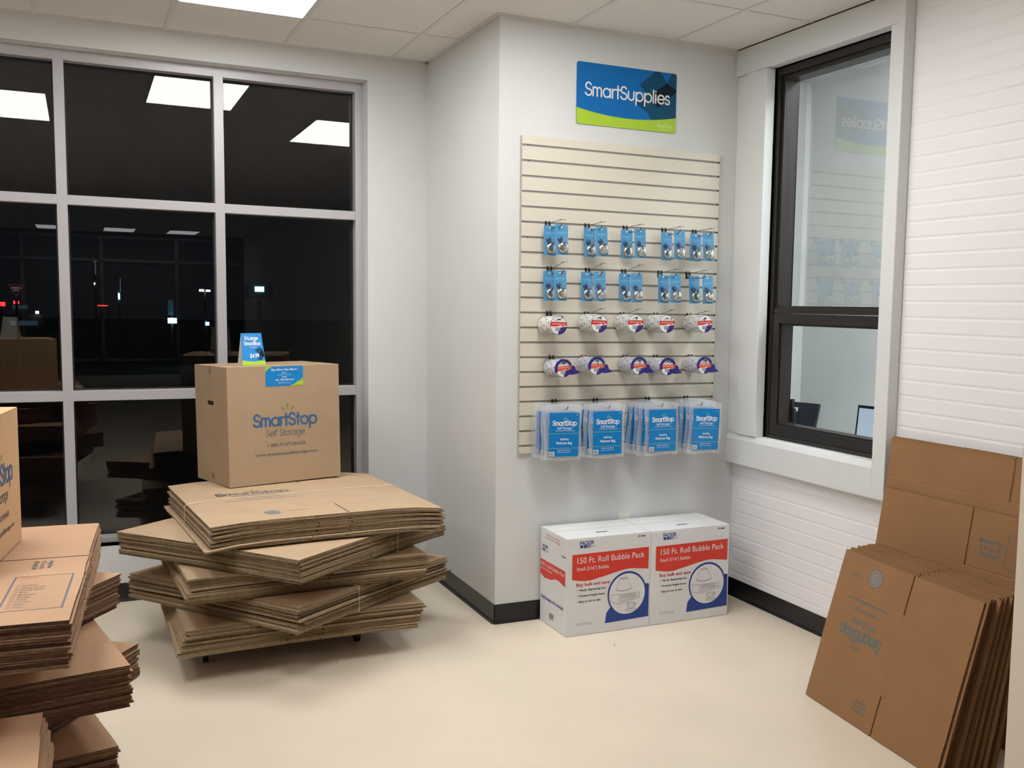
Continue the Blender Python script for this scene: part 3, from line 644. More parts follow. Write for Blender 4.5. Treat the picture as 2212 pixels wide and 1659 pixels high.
# printing on the top carton: read along the stack, so the plate is turned back by 90 degrees
mt_ = Matrix.Translation((Wd/2, Hh/2, TOPZ)) @ Matrix.Rotation(-math.pi/2, 4, 'Z')
p = Print(); x0, x1, y0, y1 = .373, .506, -.428, -.108
p.line([(x0, y0), (x1, y0), (x1, y1), (x0, y1), (x0, y0)], .003, 'ink_tan'); p.line([(x0, y0), (x0, y1)], .0045, 'ink_rule'); p.line([(x1, y0), (x1, y1)], .0045, 'ink_rule')
for k, s_ in enumerate(('Kitchen', 'Family Room', 'Dining Room', 'Bath', 'Bedrooms', 'Garage', 'Attic', 'Laundry', 'Other', 'Other')):
    y = -.205-k*.0222; wd = .0049*len(s_); p.text(s_, x0+.026, x0+.026+wd, y, .011, 'ink_tan', True); p.line([(x0+.013, y), (x0+.020, y), (x0+.020, y+.012), (x0+.013, y+.012), (x0+.013, y)], .0012, 'ink_tan', False)
for k in range(13): p.line([(x0+.014, -.148-k*.0222), (x1-.012, -.148-k*.0222)], .0008, 'ink_tan', False)
p.text('CONTENTS', x0+.012, x0+.050, -.130, .008, 'ink_red', True)
plate(p, t1, matrix=mt_)
p = Print()
for k, s_ in enumerate(('Large Box', '4.5 cu. ft.', '18"x18"x24"')): p.text(s_, .0, .085+.004*k, -.019*k, .012, 'ink_grey', True)
plate(p, t1, matrix=mt_ @ Matrix.Translation((.437, .055, 0)) @ Matrix.Rotation(-math.pi/2, 4, 'Z') )
# assembled golden box on top of the left stack
gy = V((-.147, -.989, 0)).normalized()      # along its right-hand face toward the camera
gx = V((-gy.y, gy.x, 0))*1
ang = math.atan2(-gy.y, -gy.x)-math.pi/2
c0 = V((-2.057, -1.415, .9345)); w_, d_ = .457, .457
# local: x to the right, y away; far right corner = (w, d)
R3 = Matrix.Rotation(ang, 3, 'Z'); o0 = c0-R3 @ V((w_, d_, 0))
gm = Matrix.Translation(o0) @ Matrix.Rotation(ang, 4, 'Z')
gb = box_thing('moving_box', gm, w_, d_, .392, 'kraft_gold', 'golden brown box with blue lettering, cut off by the left edge of the photo')
p = Print(); p.logo(.055, .365, .200, 'ink_blue', 'ink_grey', 'ink_green', wt=.15)
plate(p, gb, matrix=Matrix.Translation((w_, 0, 0)) @ Matrix(((0, 0, 1, 0), (1, 0, 0, 0), (0, 1, 0, 0), (0, 0, 0, 1))))
t2 = dup(tent, gm @ Matrix.Translation((.12, .30, .3965)) @ Matrix.Rotation(.5, 4, 'Z'), 'blue folded price card on the golden box, seen mirrored in the left pane')
# nearer small pile at the bottom left
ks = [carton('carton_d', .41, .30, .61, .15, 'kraft_pink', 'edge_pink', seed=s) for s in (31, 32, 33)]
NG = 'small flattened cartons piled in the bottom left corner'
base = empty('closed_carton', T(-2.70, -2.76, 0), 'closed brown carton carrying the near pile of small flat cartons', 'box')
b = MB(); b.box((0, 0, 0), (.70, .60, .318), 'kraft_pink'); b.build('body', base, bevel=.003); b = MB(); b.box((0, 0, .3185), (.70, .299, .322), 'kraft_pink'); b.build('top_flap', base); b = MB(); b.box((0, .301, .3185), (.70, .60, .322), 'kraft_pink'); b.build('top_flap', base)
for k, (cx, cy, a) in enumerate(((-2.345, -2.46, .0), (-2.36, -2.47, .08), (-2.34, -2.46, -.05))):
    zb = .665-TOPZ-12*Pl-k*step
    bundle(ks, cx, cy, zb, a, 13, Pl, 'topmost small %s carton of the near pile at the bottom left' % ('plain flattened', 'second bundle', 'lowest bundle')[k],
           'small flattened carton inside the %s bundle of the near pile' % ('top', 'second', 'lowest')[k], NG, 60+k, jit=.009, drift=(.022, 0), rot=.012)

# ---------------------------------------------------------------- flattened cartons leaning on the brick wall
def lean(me, ox_, oy_, head, tilt_, off=0, shift=0, upz=0):
    e1 = V((math.cos(head), math.sin(head), 0)); hz = V((0, 0, 1)).cross(e1); e2 = math.cos(tilt_)*V((0, 0, 1))+math.sin(tilt_)*hz; n_ = e1.cross(e2)
    return frame(V((ox_, oy_, upz))+e1*shift+hz*off, e1, e2, n_)
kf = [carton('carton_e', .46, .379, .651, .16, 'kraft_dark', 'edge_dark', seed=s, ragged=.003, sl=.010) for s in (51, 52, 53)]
FG = 'small flattened cartons leaning in front of the brick wall'; rnd = random.Random(5)
NF = 24
for i in range(NF):
    f = i/(NF-1)
    tl = .278-.085*f
    if i in (6, 7, 15): tl += .004
    off = i*.0098 + (.004 if i > 6 else 0)
    m_ = lean(kf[0] if i == 0 else rnd.choice(kf), .877, -1.447, -1.67+.035*f, tl, off, (rnd.uniform(-.012, .006) if i else 0)+.03*f*(1 if i < 3 else 0), .003+math.sin(tl)*.0)
    o = bpy.data.objects.new('flattened_box', kf[0] if i == 0 else rnd.choice(kf)); COL.objects.link(o)
    o.matrix_world = m_ @ Matrix.Translation((rnd.uniform(-.012, .02) if i else 0, rnd.uniform(-.001, .001)+.012*(1 if i > 12 else 0)*0, -TOPZ))
    tag(o, 'frontmost leaning carton with upside down blue lettering and a round seal' if i == 0 else 'small flattened carton in the leaning row behind the upside down lettered one', 'flattened box', FG)
    if i == 0: front = o
p = Print(); R180 = Matrix.Translation((.377, .352, 0)) @ Matrix.Rotation(math.pi, 4, 'Z')
p.logo(0, .275, .0, 'ink_teal', 'ink_teal', 'ink_teal', wt=.14)
plate(p, front, matrix=Matrix.Translation((0, 0, TOPZ)) @ R180)
p = Print(); p.disc(.239, .579, .045, .040, 'ink_faint'); p.ring(.239, .579, .045, .040, .004, 'ink_teal'); p.up(); p.ring(.239, .579, .032, .028, .003, 'kraft_dark')
plate(p, front, 'printed_seal', matrix=Matrix.Translation((0, 0, TOPZ)))
p = Print()
p.line([(.057, .035), (.262, .04), (.262, .13), (.057, .127), (.057, .035)], .002, 'ink_faint', False)
for k in range(7): p.line([(.075+.025*k, .122), (.075+.025*k, .075)], .0012, 'ink_faint', False)
plate(p, front, 'printed_panel', matrix=Matrix.Translation((0, 0, TOPZ)))
p = Print()
for k, s_ in enumerate(('Small Box', '1.5 cu. ft.', '16"x12"x12"')): p.text(s_, 0, .09-.008*k, -.018*k, .011, 'ink_teal', True)
plate(p, front, 'printed_size', matrix=Matrix.Translation((.392, .062, TOPZ)) @ Matrix.Rotation(math.pi, 4, 'Z'))
p = Print()
for k, s_ in enumerate(('Please Recycle', 'Made in USA')): p.text(s_, 0, .085-.03*k, -.014*k, .008, 'ink_teal')
plate(p, front, 'printed_note', matrix=Matrix.Translation((.150, .565, TOPZ)) @ Matrix.Rotation(math.pi, 4, 'Z'))
# taller cartons right against the wall
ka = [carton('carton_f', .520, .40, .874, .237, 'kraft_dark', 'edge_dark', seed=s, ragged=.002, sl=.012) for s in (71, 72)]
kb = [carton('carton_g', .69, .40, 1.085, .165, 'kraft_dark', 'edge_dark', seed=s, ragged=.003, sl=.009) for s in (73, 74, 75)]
TG = 'tall flattened cartons standing against the brick wall'
for i in range(4):
    o = bpy.data.objects.new('flattened_box', ka[i % 2]); COL.objects.link(o); tl = math.atan2(.14, .86)
    o.matrix_world = lean(None, 1.22, -1.355, -math.pi/2, tl, i*.0088, 0, .002) @ Matrix.Translation((.004*(i % 2), 0, -TOPZ))
    tag(o, 'printed tall flattened carton standing behind the small leaning row' if i == 0 else 'tall flattened carton right behind the printed tall one', 'flattened box', TG)
    if i == 0: fa = o
p = Print()
for k, s_ in enumerate(('Medium Box', '3.0 cu. ft.', '18"x18"x16"')): p.text(s_, .572+.006*k, .698-.008*k, .748-.028*k, .017, 'ink_teal', True)
p.line([(.712, .667), (.86, .667), (.86, .80), (.712, .80), (.712, .667)], .003, 'ink_teal', False); p.text('Contents', .73, .80, .70, .008, 'ink_teal')
plate(p, fa, z=TOPZ)
for i in range(7):
    o = bpy.data.objects.new('flattened_box', kb[i % 3]); COL.objects.link(o); tl = math.atan2(.145-.008*i, 1.07)
    o.matrix_world = lean(None, 1.262, -1.335, -math.pi/2, tl, i*.0096, 0, .002) @ Matrix.Translation((rnd.uniform(-.006, .006), (0, -.004, .004, -.008, .008, .0, .010)[i], -TOPZ))
    tag(o, 'tallest visible plain flattened carton leaning by the right window corner' if i == 0 else 'tallest flattened carton packed behind the plain tall one at the brick wall', 'flattened box', TG)
# ================================================================ wall display
PX0, PX1, PZ0, GP = .1184, 1.2974, 2.4545, .0762
PT, PB = PZ0+.0455, PZ0-20*GP-.0405
t = empty('slatwall_panel', (PX0, 0, PB), 'cream slatwall panel with dark grooves on the wall under the blue sign', 'display panel')
inv = Matrix.Translation((-PX0, 0, -PB)); HG = .0052
def kid(b, name, par=None, **kw):
    o = b.build(name, **kw); o.parent = par or t; o.matrix_parent_inverse = (inv if par is None else Matrix.Translation(-V(par.location))); return o
b = MB(); zs = [PB]+[PZ0-k*GP for k in range(20, -1, -1)]+[PT]
for k in range(22):
    z0 = zs[k]+(HG if k else 0); z1 = zs[k+1]-(HG if k < 21 else 0)
    b.box((PX0, -.019, z0), (PX1, -.0160, z1), 'slat')
b.box((PX0, -.0060, PB), (PX1, 0, PT), 'slat')
for k in range(22):
    z0 = zs[k]+(.0125 if k else 0); z1 = zs[k+1]-(.0125 if k < 21 else 0); b.box((PX0, -.0161, z0), (PX1, -.0058, z1), 'slat')
kid(b, 'board')
b = MB()
for k in range(21):
    z = PZ0-k*GP; b.box((PX0+.0005, -.0158, z-.0121), (PX1-.0005, -.0062, z+.0121), 'groove')
kid(b, 'groove_insert')
b = MB(); b.box((PX0-.003, -.0195, PB-.0005), (PX0-.0002, 0, PT), 'slat_edge'); kid(b, 'edge_strip')
b = MB()
for k in range(21):
    z = PZ0-k*GP; b.box((PX1-.011, -.0163, z-.0052), (PX1-.0006, -.0157, z+.0052), 'groove_hole')  # dark patch at the right end of every groove
for k, x in ((0, .148), (1, .152), (20, .15), (12, .42), (12, .95), (0, 1.245), (6, .15), (1, 1.24)):
    b.box((x, -.0163, PZ0-k*GP-.003), (x+.005, -.0157, PZ0-k*GP+.003), 'groove_hole')
kid(b, 'groove_ends_screw_holes')

# blue sign
sg = empty('wall_sign', (.422, 0, 2.589), 'blue and green sign with white rounded lettering high on the wall above the slatwall', 'sign')
def rrect(x0, y0, x1, y1, r, n=6):
    q = []
    for cx, cy, a in ((x1-r, y0+r, -90), (x1-r, y1-r, 0), (x0+r, y1-r, 90), (x0+r, y0+r, 180)): q += arc(cx, cy, r, r, a, a+90, n)
    return q
b = MB(); b.prism(rrect(0, 0, .593, .313, .012), 1, -.004, -.0005, 'sign_blue'); o = b.build('sign_plate', sg)
SW = lambda x: .051+.35*(x-.3)**2
p = Print(.0001); q = [(x, y) for x, y in rrect(0, 0, .593, .313, .012)]
low = [a for a in q if a[1] < .05]; xs_ = [.593*k/24 for k in range(25)]
left = [a for a in arc(.012, .012, .012, .012, 180, 270, 6)]; right = arc(.581, .012, .012, .012, -90, 0, 6)
p.up(); p.up()
p.shape([(.367, .235), (.45, .302), (.462, .313), (.492, .313), (.534, .257), (.443, .194), (.402, .193)], 'sign_teal')
p.shape([(.562, .313), (.581, .313), (.5885, .309), (.593, .301), (.593, .231), (.534, .257)], 'sign_teal')
p.shape([(.402, .193), (.443, .194), (.481, .124), (.593, .21), (.593, .070), (.446, .05), (.418, .093), (.346, .135)], 'sign_teal'); p.up()
p.shape([(.534, .257), (.593, .229), (.593, .215), (.481, .124), (.430, .170), (.443, .194)], 'sign_dark'); p.up()
p.shape(left+right+[(x, SW(x)) for x in reversed(xs_)], 'sign_green'); p.up()
p.strokes('SmartSupplies', .047, .550, .148, .064, 'white', .10)
p.logo(.480, .574, .026, 'pale_green', 'pale_green', 'pale_green', False)
o = p.build('printed_lettering'); o.parent = sg; o.matrix_parent_inverse = Matrix.Translation((0, -.0042, 0)) @ fm
# outlet plate behind the white boxes
b = MB(); b.box((.714, -.006, .415), (.789, -.0005, .531), 'card_white'); o = b.build('outlet_plate', bevel=.002); tag(o, 'white wall outlet plate peeking out above the white boxes', 'outlet')

# ---------------------------------------------------------------- hooks
def make_hook(L, rise, back=True):
    """double display hook; origin in the groove, sticks out toward -y"""
    t = empty('display_hook', (0, 0, 0), '', 'hook')
    b = MB(); b.tube([(0, -.001, -.026), (0, -L*.5, -.029), (0, -L+.012, -.030), (0, -L, -.026), (0, -L-.010, -.012)], .0021, 'black_metal', 6); b.build('peg', t)
    if rise is not None:
        b = MB(); b.tube([(.003, -.001, .0), (.003, -.03, .0), (.003, -L-.012, rise)], .0016, 'steel', 6); b.build('label_arm', t)
        b = MB(); b.box((-.016, -L-.0135, rise-.0012), (.020, -L-.0125, rise+.0014), 'steel'); b.build('label_plate', t)
    b = MB()
    for x in (-.017, .003):
        b.box((x, -.0035, -.030), (x+.011, -.0005, .003), 'black_metal'); b.box((x+.001, .0, -.002), (x+.010, .005, .010), 'black_metal')
    b.box((-.017, -.0028, -.030), (.014, -.0008, -.022), 'black_metal')
    b.build('back_clip', t)
    return t
def finish(root, loc, label, group): root.matrix_world = T(*loc); root['label'] = label; root['group'] = group
HK = 'display hooks on the slatwall'
rows = [(5, [.264, .488, .714, .951, 1.144]), (8, [.277, .495, .710, .932, 1.111]), (11, [.277, .494, .706, .912, 1.125]), (14, [.296, .483, .730, .918, 1.139]), (17, [.314, .555, .872, 1.119])]
rises = [[.006]*5, [.027, .027, .027, .012, .012], [.004, .027, .027, .026, .022], [-.004, .016, .018, -.004, -.003], [None]*4]
prods = ['padlock cards of the top row', 'padlock cards of the second row', 'clear tape rolls', 'tape rolls with blue dispensers', 'blue mattress bag packs']
ordn = ['leftmost', 'second', 'middle', 'fourth', 'rightmost']; ord4 = ['leftmost', 'second', 'third', 'rightmost']
protos = {}
HX = {}
for r, (g, xs) in enumerate(rows):
    for c, x in enumerate(xs):
        L = .16; key = rises[r][c]
        if key not in protos: h = make_hook(L, key); protos[key] = h
        else: h = dup(protos[key], Matrix(), '')
        nm = (ord4 if len(xs) == 4 else ordn)[c]
        finish(h, (x, -.0195, PZ0-g*GP), '%s metal hook carrying the %s' % (nm, prods[r]), HK)

# ---------------------------------------------------------------- padlock cards
def make_padlock():
    t = empty('padlock_pack', (0, 0, 0), '', 'padlock')
    b = MB(); w_, h_ = .034, .150; b.box((-w_, -.0004, -h_+.012), (w_, .0004, .012), 'card_blue'); b.build('card', t)
    b = MB(); b.prism(rrect(-.0355, -h_+.009, .0355, .0145, .004), 1, -.0028, -.0018, 'blister'); b.prism(rrect(-.031, -.130, .033, -.058, .010), 1, -.022, -.0030, 'blister'); b.build('blister', t)
    b = MB(); cx, cz, n = .006, -.102, 36; prof = [(.0, -.0175), (.017, -.0172), (.0235, -.0150), (.0275, -.0095), (.0275, -.0065), (.023, -.0035)]
    vs = []
    for r_, y in prof[1:]:
        for i in range(n):
            a = 2*math.pi*i/n; vs.append((cx+r_*math.cos(a), y, cz+r_*math.sin(a)))
    k = len(prof)-1
    b.mesh(vs, [(j*n+i, j*n+(i+1) % n, (j+1)*n+(i+1) % n, (j+1)*n+i) for j in range(k-1) for i in range(n)]+[tuple(range(n)), tuple(range((k-1)*n, k*n))], 'chrome'); b.build('padlock', t, smooth=True)
    b = MB(); b.mesh([(cx-.003, -.0182, cz+.010), (cx+.007, -.0182, cz+.012), (cx+.012, -.0160, cz+.025), (cx-.002, -.0160, cz+.0265)], [(0, 1, 2, 3)], 'card_navy'); b.tube([(cx-.001, -.0175, cz+.013), (cx+.003, -.0182, cz+.018), (cx+.010, -.0165, cz+.020)], .0018, 'chrome'); b.tube([(cx-.004, -.0179, cz-.010), (cx+.004, -.0179, cz-.008)], .0022, 'steel'); b.build('shackle', t)
    b = MB(); n = 20; vs = []
    for r_, y in ((.013, -.0032), (.012, -.010), (.007, -.0135)):
        for i in range(n): a = 2*math.pi*i/n; vs.append((-.010+r_*math.cos(a), y, -.062+r_*math.sin(a)))
    b.mesh(vs, [(j*n+i, j*n+(i+1) % n, (j+1)*n+(i+1) % n, (j+1)*n+i) for j in range(2) for i in range(n)]+[tuple(range(2*n, 3*n))], 'card_navy'); b.build('key_bubble', t, smooth=True)
    p = Print(.0007); p.strokes('SmartStop', -.026, .026, -.030, .009, 'card_pale', .13); p.text('Self Storage', -.012, .014, -.038, .0045, 'card_pale')
    p.text('Stainless steel', .004, .030, -.050, .0040, 'card_pale'); p.text('disc lock', .006, .026, -.058, .0040, 'card_pale'); p.shape(rrect(-.012, .0002, .012, .0042, .0018, 3), 'groove'); p.shape(rrect(-.004, -.003, .005, .0045, .002, 3), 'white')
    o = p.build('printed_lettering'); o.parent = t; o.matrix_parent_inverse = fm
    return t
pk = None; rnd = random.Random(3)
fr_x = {0: [.279, .502, .727, .967, 1.146], 1: [.274, .496, .712, .946, 1.150]}; bk_x = {0: [.263, .486, .705, .948, 1.133], 1: [.262, .476, .698, .928, 1.120]}
for r in (0, 1):
    g, xs = rows[r]; z = PZ0-g*GP-.0275
    for c in range(5):
        for k in (0, 1):
            if pk is None: o = pk = make_padlock()
            else: o = dup(pk, Matrix(), '')
            x = (fr_x if k else bk_x)[r][c]; dep = .155 if k else (.055 if not (r == 1 and c > 2) else .07); x = x if k else x-.002
            tw_ = (x-xs[c])*.0+rnd.uniform(-.05, .05)
            o.matrix_world = Matrix.Translation((x, -.0195-dep+.02, z+rnd.uniform(-.001, .001))) @ Matrix.Rotation(rnd.uniform(-.07, .07), 4, 'Z') @ Matrix.Rotation(math.radians(rnd.uniform(-1.5, 1.5)-1.2*k), 4, 'Y') @ Matrix.Rotation(math.radians(-3), 4, 'X')
            o['label'] = '%s disc padlock on a blue card, %s hook of the %s padlock row' % ('front' if k else 'rear', ordn[c], ('upper', 'lower')[r]); o['group'] = 'disc padlocks on blue cards'
            o['category'] = 'padlock'

# ---------------------------------------------------------------- tape rolls
def roll_mesh(R_, wd, side, name_mat_inner='tape_white', stripes=True, red=False):
    b = MB(); n = 40
    prof = [(R_, 0), (R_, wd), (R_*.76, wd), (R_*.76, 0)]; vs = []
    for r_, y in prof:
        for i in range(n): a = 2*math.pi*i/n; vs.append((r_*math.cos(a), y, r_*math.sin(a)))
    b.mesh(vs, [(j*n+i, j*n+(i+1) % n, ((j+1) % 4)*n+(i+1) % n, ((j+1) % 4)*n+i) for j in range(4) for i in range(n)], side)
    return b
def wrap_marks(b, R_, wd, m, cnt=11, seed=0, wide=.5):
    rr = random.Random(seed)
    for i in range(cnt):
        a0 = 2*math.pi*i/cnt+rr.uniform(-.06, .06); a1 = a0+.20; y0 = wd*(.16+.12*(i % 2)); y1 = y0+wd*wide
        q = [(a0, y0+.004), (a0, y1), (a1, y1-.004), (a1, y0)]; b.poly([((R_+.0004)*math.cos(a), y, (R_+.0004)*math.sin(a)) for a, y in q], m)
    return b
def label_disc(p, R_, disp):
    p.disc(0, 0, R_, R_, 'tape_navy', 40); p.up(); p.disc(0, 0, R_*.955, R_*.955, 'tape_label', 40); p.up()
    rr = R_*.955; seg = lambda y: math.sqrt(max(0, rr*rr-y*y))
    yt, yb = (.36*R_, -.02*R_) if not disp else (.30*R_, -.12*R_); band = []
    for k in range(9): y = yt+(yb-yt)*k/8; band.append((seg(y), y))
    wav = [(seg(yb)*(1-2*k/8), yb+.05*R_*math.sin(k/8*6.28)-.10*R_*(k/8)) for k in range(1, 9)]
    p.shape(band+wav[:-1]+[(-seg(yb-.10*R_), yb-.10*R_)]+[(-seg(yb+(yt-yb)*k/5), yb+(yt-yb)*k/5) for k in range(6)], 'tape_red' if not disp else 'tape_orange'); p.up()
    q = arc(0, 0, rr, rr, -8, -92, 14); p.shape(q+[(0, -.62*R_), (.16*R_, -.42*R_), (.2*R_, -.26*R_), (.5*R_, -.16*R_)], 'tape_navy'); p.up()
    p.disc(.52*R_, -.13*R_, .14*R_, .14*R_, 'tape_orange', 16); p.up()
    for k in range(9): p.rect(-.40*R_+k*.075*R_, -.62*R_, -.40*R_+k*.075*R_+.032*R_*(1+k % 2), -.22*R_, 'tape_grey')
    p.text('Clear Packaging Tape' if not disp else 'Packaging Tape', -.75*R_, .75*R_, .10*R_, .10*R_, 'white', True)
    p.text('PACKER', -.5*R_, -.12*R_, .46*R_, .10*R_, 'tape_grey', True); p.shape(rrect(-.2*R_, .58*R_, .22*R_, .70*R_, .05*R_, 3), 'groove_hole')
def make_tape(disp, front):
    t = empty('tape_roll', (0, 0, 0), '', 'tape'); R_ = .0445 if disp else .0475; wd = .047
    b = roll_mesh(R_, wd, 'tape_lilac' if disp else 'tape_white'); wrap_marks(b, R_, wd, 'tape_grey', 9, 2, .45).build('roll', t, smooth=True)
    p = Print(.0004); label_disc(p, R_*.985, disp)
    b = MB(); b.cyl((0, -.0002, 0), (0, .0006, 0), R_*.985, 'tape_label', 40); b.build('label_disc', t)
    o = p.build('printed_label'); o.parent = t; o.matrix_parent_inverse = fm
    if disp and front:
        b = MB(); q = arc(0, 0, R_*1.10, R_*1.10, 200, 20, 20)+arc(0, 0, R_*.80, R_*.80, 20, 200, 20); b.prism(q, 1, -.004, .002, 'tape_navy')
        b.build('dispenser_ring', t)
        b = MB(); b.prism([(R_*.72, -.026), (R_*1.02, -.002), (R_*1.28, .010), (R_*1.42, .002), (R_*1.5, -.012), (R_*2.05, -.030), (R_*1.55, -.033), (R_*.95, -.036)], 1, -.004, .040, 'tape_navy'); b.build('dispenser_blade', t)
    return t
tc = {3: [(.261, 1.556), (.489, 1.567), (.702, 1.569), (.891, 1.568), (1.129, 1.571)], 4: [(.292, 1.338), (.480, 1.348), (.728, 1.346), (.903, 1.340), (1.134, 1.344)]}
pt = {}
for row in (3, 4):
    for c, (x, z) in enumerate(tc[row]):
        for k in range(3):
            kk = (row == 4, k == 0 and row == 4)
            if kk not in pt: o = pt[kk] = make_tape(*kk)
            else: o = dup(pt[kk], Matrix(), '')
            hx = rows[row-1][1][c] if False else x-.004*k+.0
            o.matrix_world = Matrix.Translation((x-.0015*k, -.0195-.156+k*.0482, z+.000*k-(.002*k if c == 0 else 0))) @ Matrix.Rotation(math.radians((-7 if c == 0 and row == 4 else 0)+rnd.uniform(-2, 2)+k*25), 4, 'Y')
            o['label'] = '%s %s on the %s hook' % (('front', 'middle', 'rear')[k], 'tape roll in the lower tape row' if row == 4 else 'clear tape roll in the upper tape row', ordn[c])
            o['group'] = 'tape rolls hanging on the slatwall'; o['category'] = 'tape'
# coloured end tabs on some rolls
# ---------------------------------------------------------------- mattress bags
def make_bag(kind, fold, lean_):
    t = empty('mattress_bag_pack', (0, 0, 0), '', 'mattress bag'); rr = random.Random(fold*7+3)
    # film pouch: soft rectangular sheet, hole at the top, origin at the hole
    b = MB(); nx, ny = 8, 10; W0, H0 = .208, .288; vs = []
    for s in (0, 1):
        for j in range(ny+1):
            for i in range(nx+1):
                u, v = i/nx, j/ny; ed = min(u, 1-u, v, 1-v)*6
                y = (.0035*min(1, ed)+.001)*(1 if s else -1)+.0022*math.sin(u*7+fold+v*3)*(.3+v*.5)+.001*math.sin(v*11+fold*2)
                x = (u-.5)*W0+(.003*math.sin(v*9+fold) if i in (0, nx) else 0)+lean_*v*.02; z = .022-v*H0+(.004*math.sin(u*8+fold) if j in (0, ny) else 0)-(.012*abs(u-.5)**2*4 if j == 0 else 0)
                vs.append((x, y-.001, z))
    q = lambda s, i, j: s*(nx+1)*(ny+1)+j*(nx+1)+i
    b.mesh(vs, [(q(s, i, j), q(s, i+1, j), q(s, i+1, j+1), q(s, i, j+1)) for s in (0, 1) for i in range(nx) for j in range(ny)], 'bag_film'); b.build('film_pouch', t, smooth=True)
    w_, h_ = .167, .224; p = Print(0)
    x0, y1 = -w_/2+.003+lean_*.01, -.022; y0 = y1-h_
    b = MB(); b.box((x0, -.0085, y0), (x0+w_, -.0065, y1), 'bag_blue'); b.build('insert_card', t)
    p.z = .0005
    p.logo(x0+.018, x0+w_-.016, y1-.064, 'white', 'white', 'yellow_line', False, wt=.155)
    p.text('The Smarter Way to Store', x0+.035, x0+w_-.025, y1-.094, .005, 'white')
    for f in (.475, .81): p.rect(x0+.002, y1-f*h_-.0007, x0+w_-.002, y1-f*h_+.0007, 'yellow_line')
    p.text(kind, x0+.062, x0+w_-.058, y1-.625*h_, .010, 'white', True); p.text('Mattress Bag', x0+.040, x0+w_-.038, y1-.715*h_, .0125, 'white', True)
    p.text('1-888-97-STORAGE', x0+.048, x0+w_-.046, y1-.87*h_, .006, 'white'); p.text('smartstopselfstorage.com', x0+.046, x0+w_-.044, y1-.91*h_, .004, 'white')
    p.rect(x0+.001, y0+.003, x0+.031, y0+.026, 'white'); p.up()
    for k in range(9): p.rect(x0+.005+k*.0025, y0+.006, x0+.0063+k*.0025, y0+.023, 'ink_black')
    p.rect(x0+w_-.018, y1-.012, x0+w_-.008, y1-.010, 'white')
    o = p.build('printed_lettering'); o.parent = t; o.matrix_parent_inverse = Matrix.Translation((0, -.0086, 0)) @ fm
    return t
fronts = [.300, .546, .876, 1.155]
bags = {}
for c in range(4):
    kind = 'Full/Twin' if c < 2 else 'Queen/King'; kn = 'twin size' if c < 2 else 'queen size'
    nb = (5, 4, 5, 5)[c]
    for k in range(nb):     # k = 0 front
        key = (kind, k % 2)
        if key not in bags: o = bags[key] = make_bag(kind, len(bags)+1, (0, -.3, .3)[k % 3])
        else: o = dup(bags[key], Matrix(), '')
        f = k/(nb-1); hx = rows[4][1][c]; dx = fronts[c]-hx
        offs = [[0, -.012, .014, -.018, -.022], [0, -.010, .010, -.014], [0, -.026, -.030, -.050, -.062], [0, -.012, -.034, -.046, -.062]][c][k]
        rz = [[0, .04, -.05, .08, .06], [0, .05, -.04, .06], [0, .12, .05, .10, .05], [0, .08, .10, .06, .12]][c][k]
        o.matrix_world = Matrix.Translation((fronts[c]+offs, -.0195-.150+f*.118, PZ0-17*GP-.0235-.000*k-(.004 if (c, k) == (3, 0) else 0))) @ Matrix.Rotation(rz, 4, 'Z') @ Matrix.Rotation(math.radians([[1.2, -2, 2.5, -1, 1], [0, 1.5, -2, 1], [-.5, 1.5, 2.5, 4.5, 6], [2, .5, 1.5, 3, 2]][c][k]), 4, 'Y')
        o['label'] = '%s %s mattress bag pack with blue insert on the %s bag hook' % (('frontmost', 'second', 'third', 'fourth', 'rearmost')[k], kn, ord4[c]); o['group'] = 'mattress bag packs on the bottom hooks'; o['category'] = 'mattress bag'

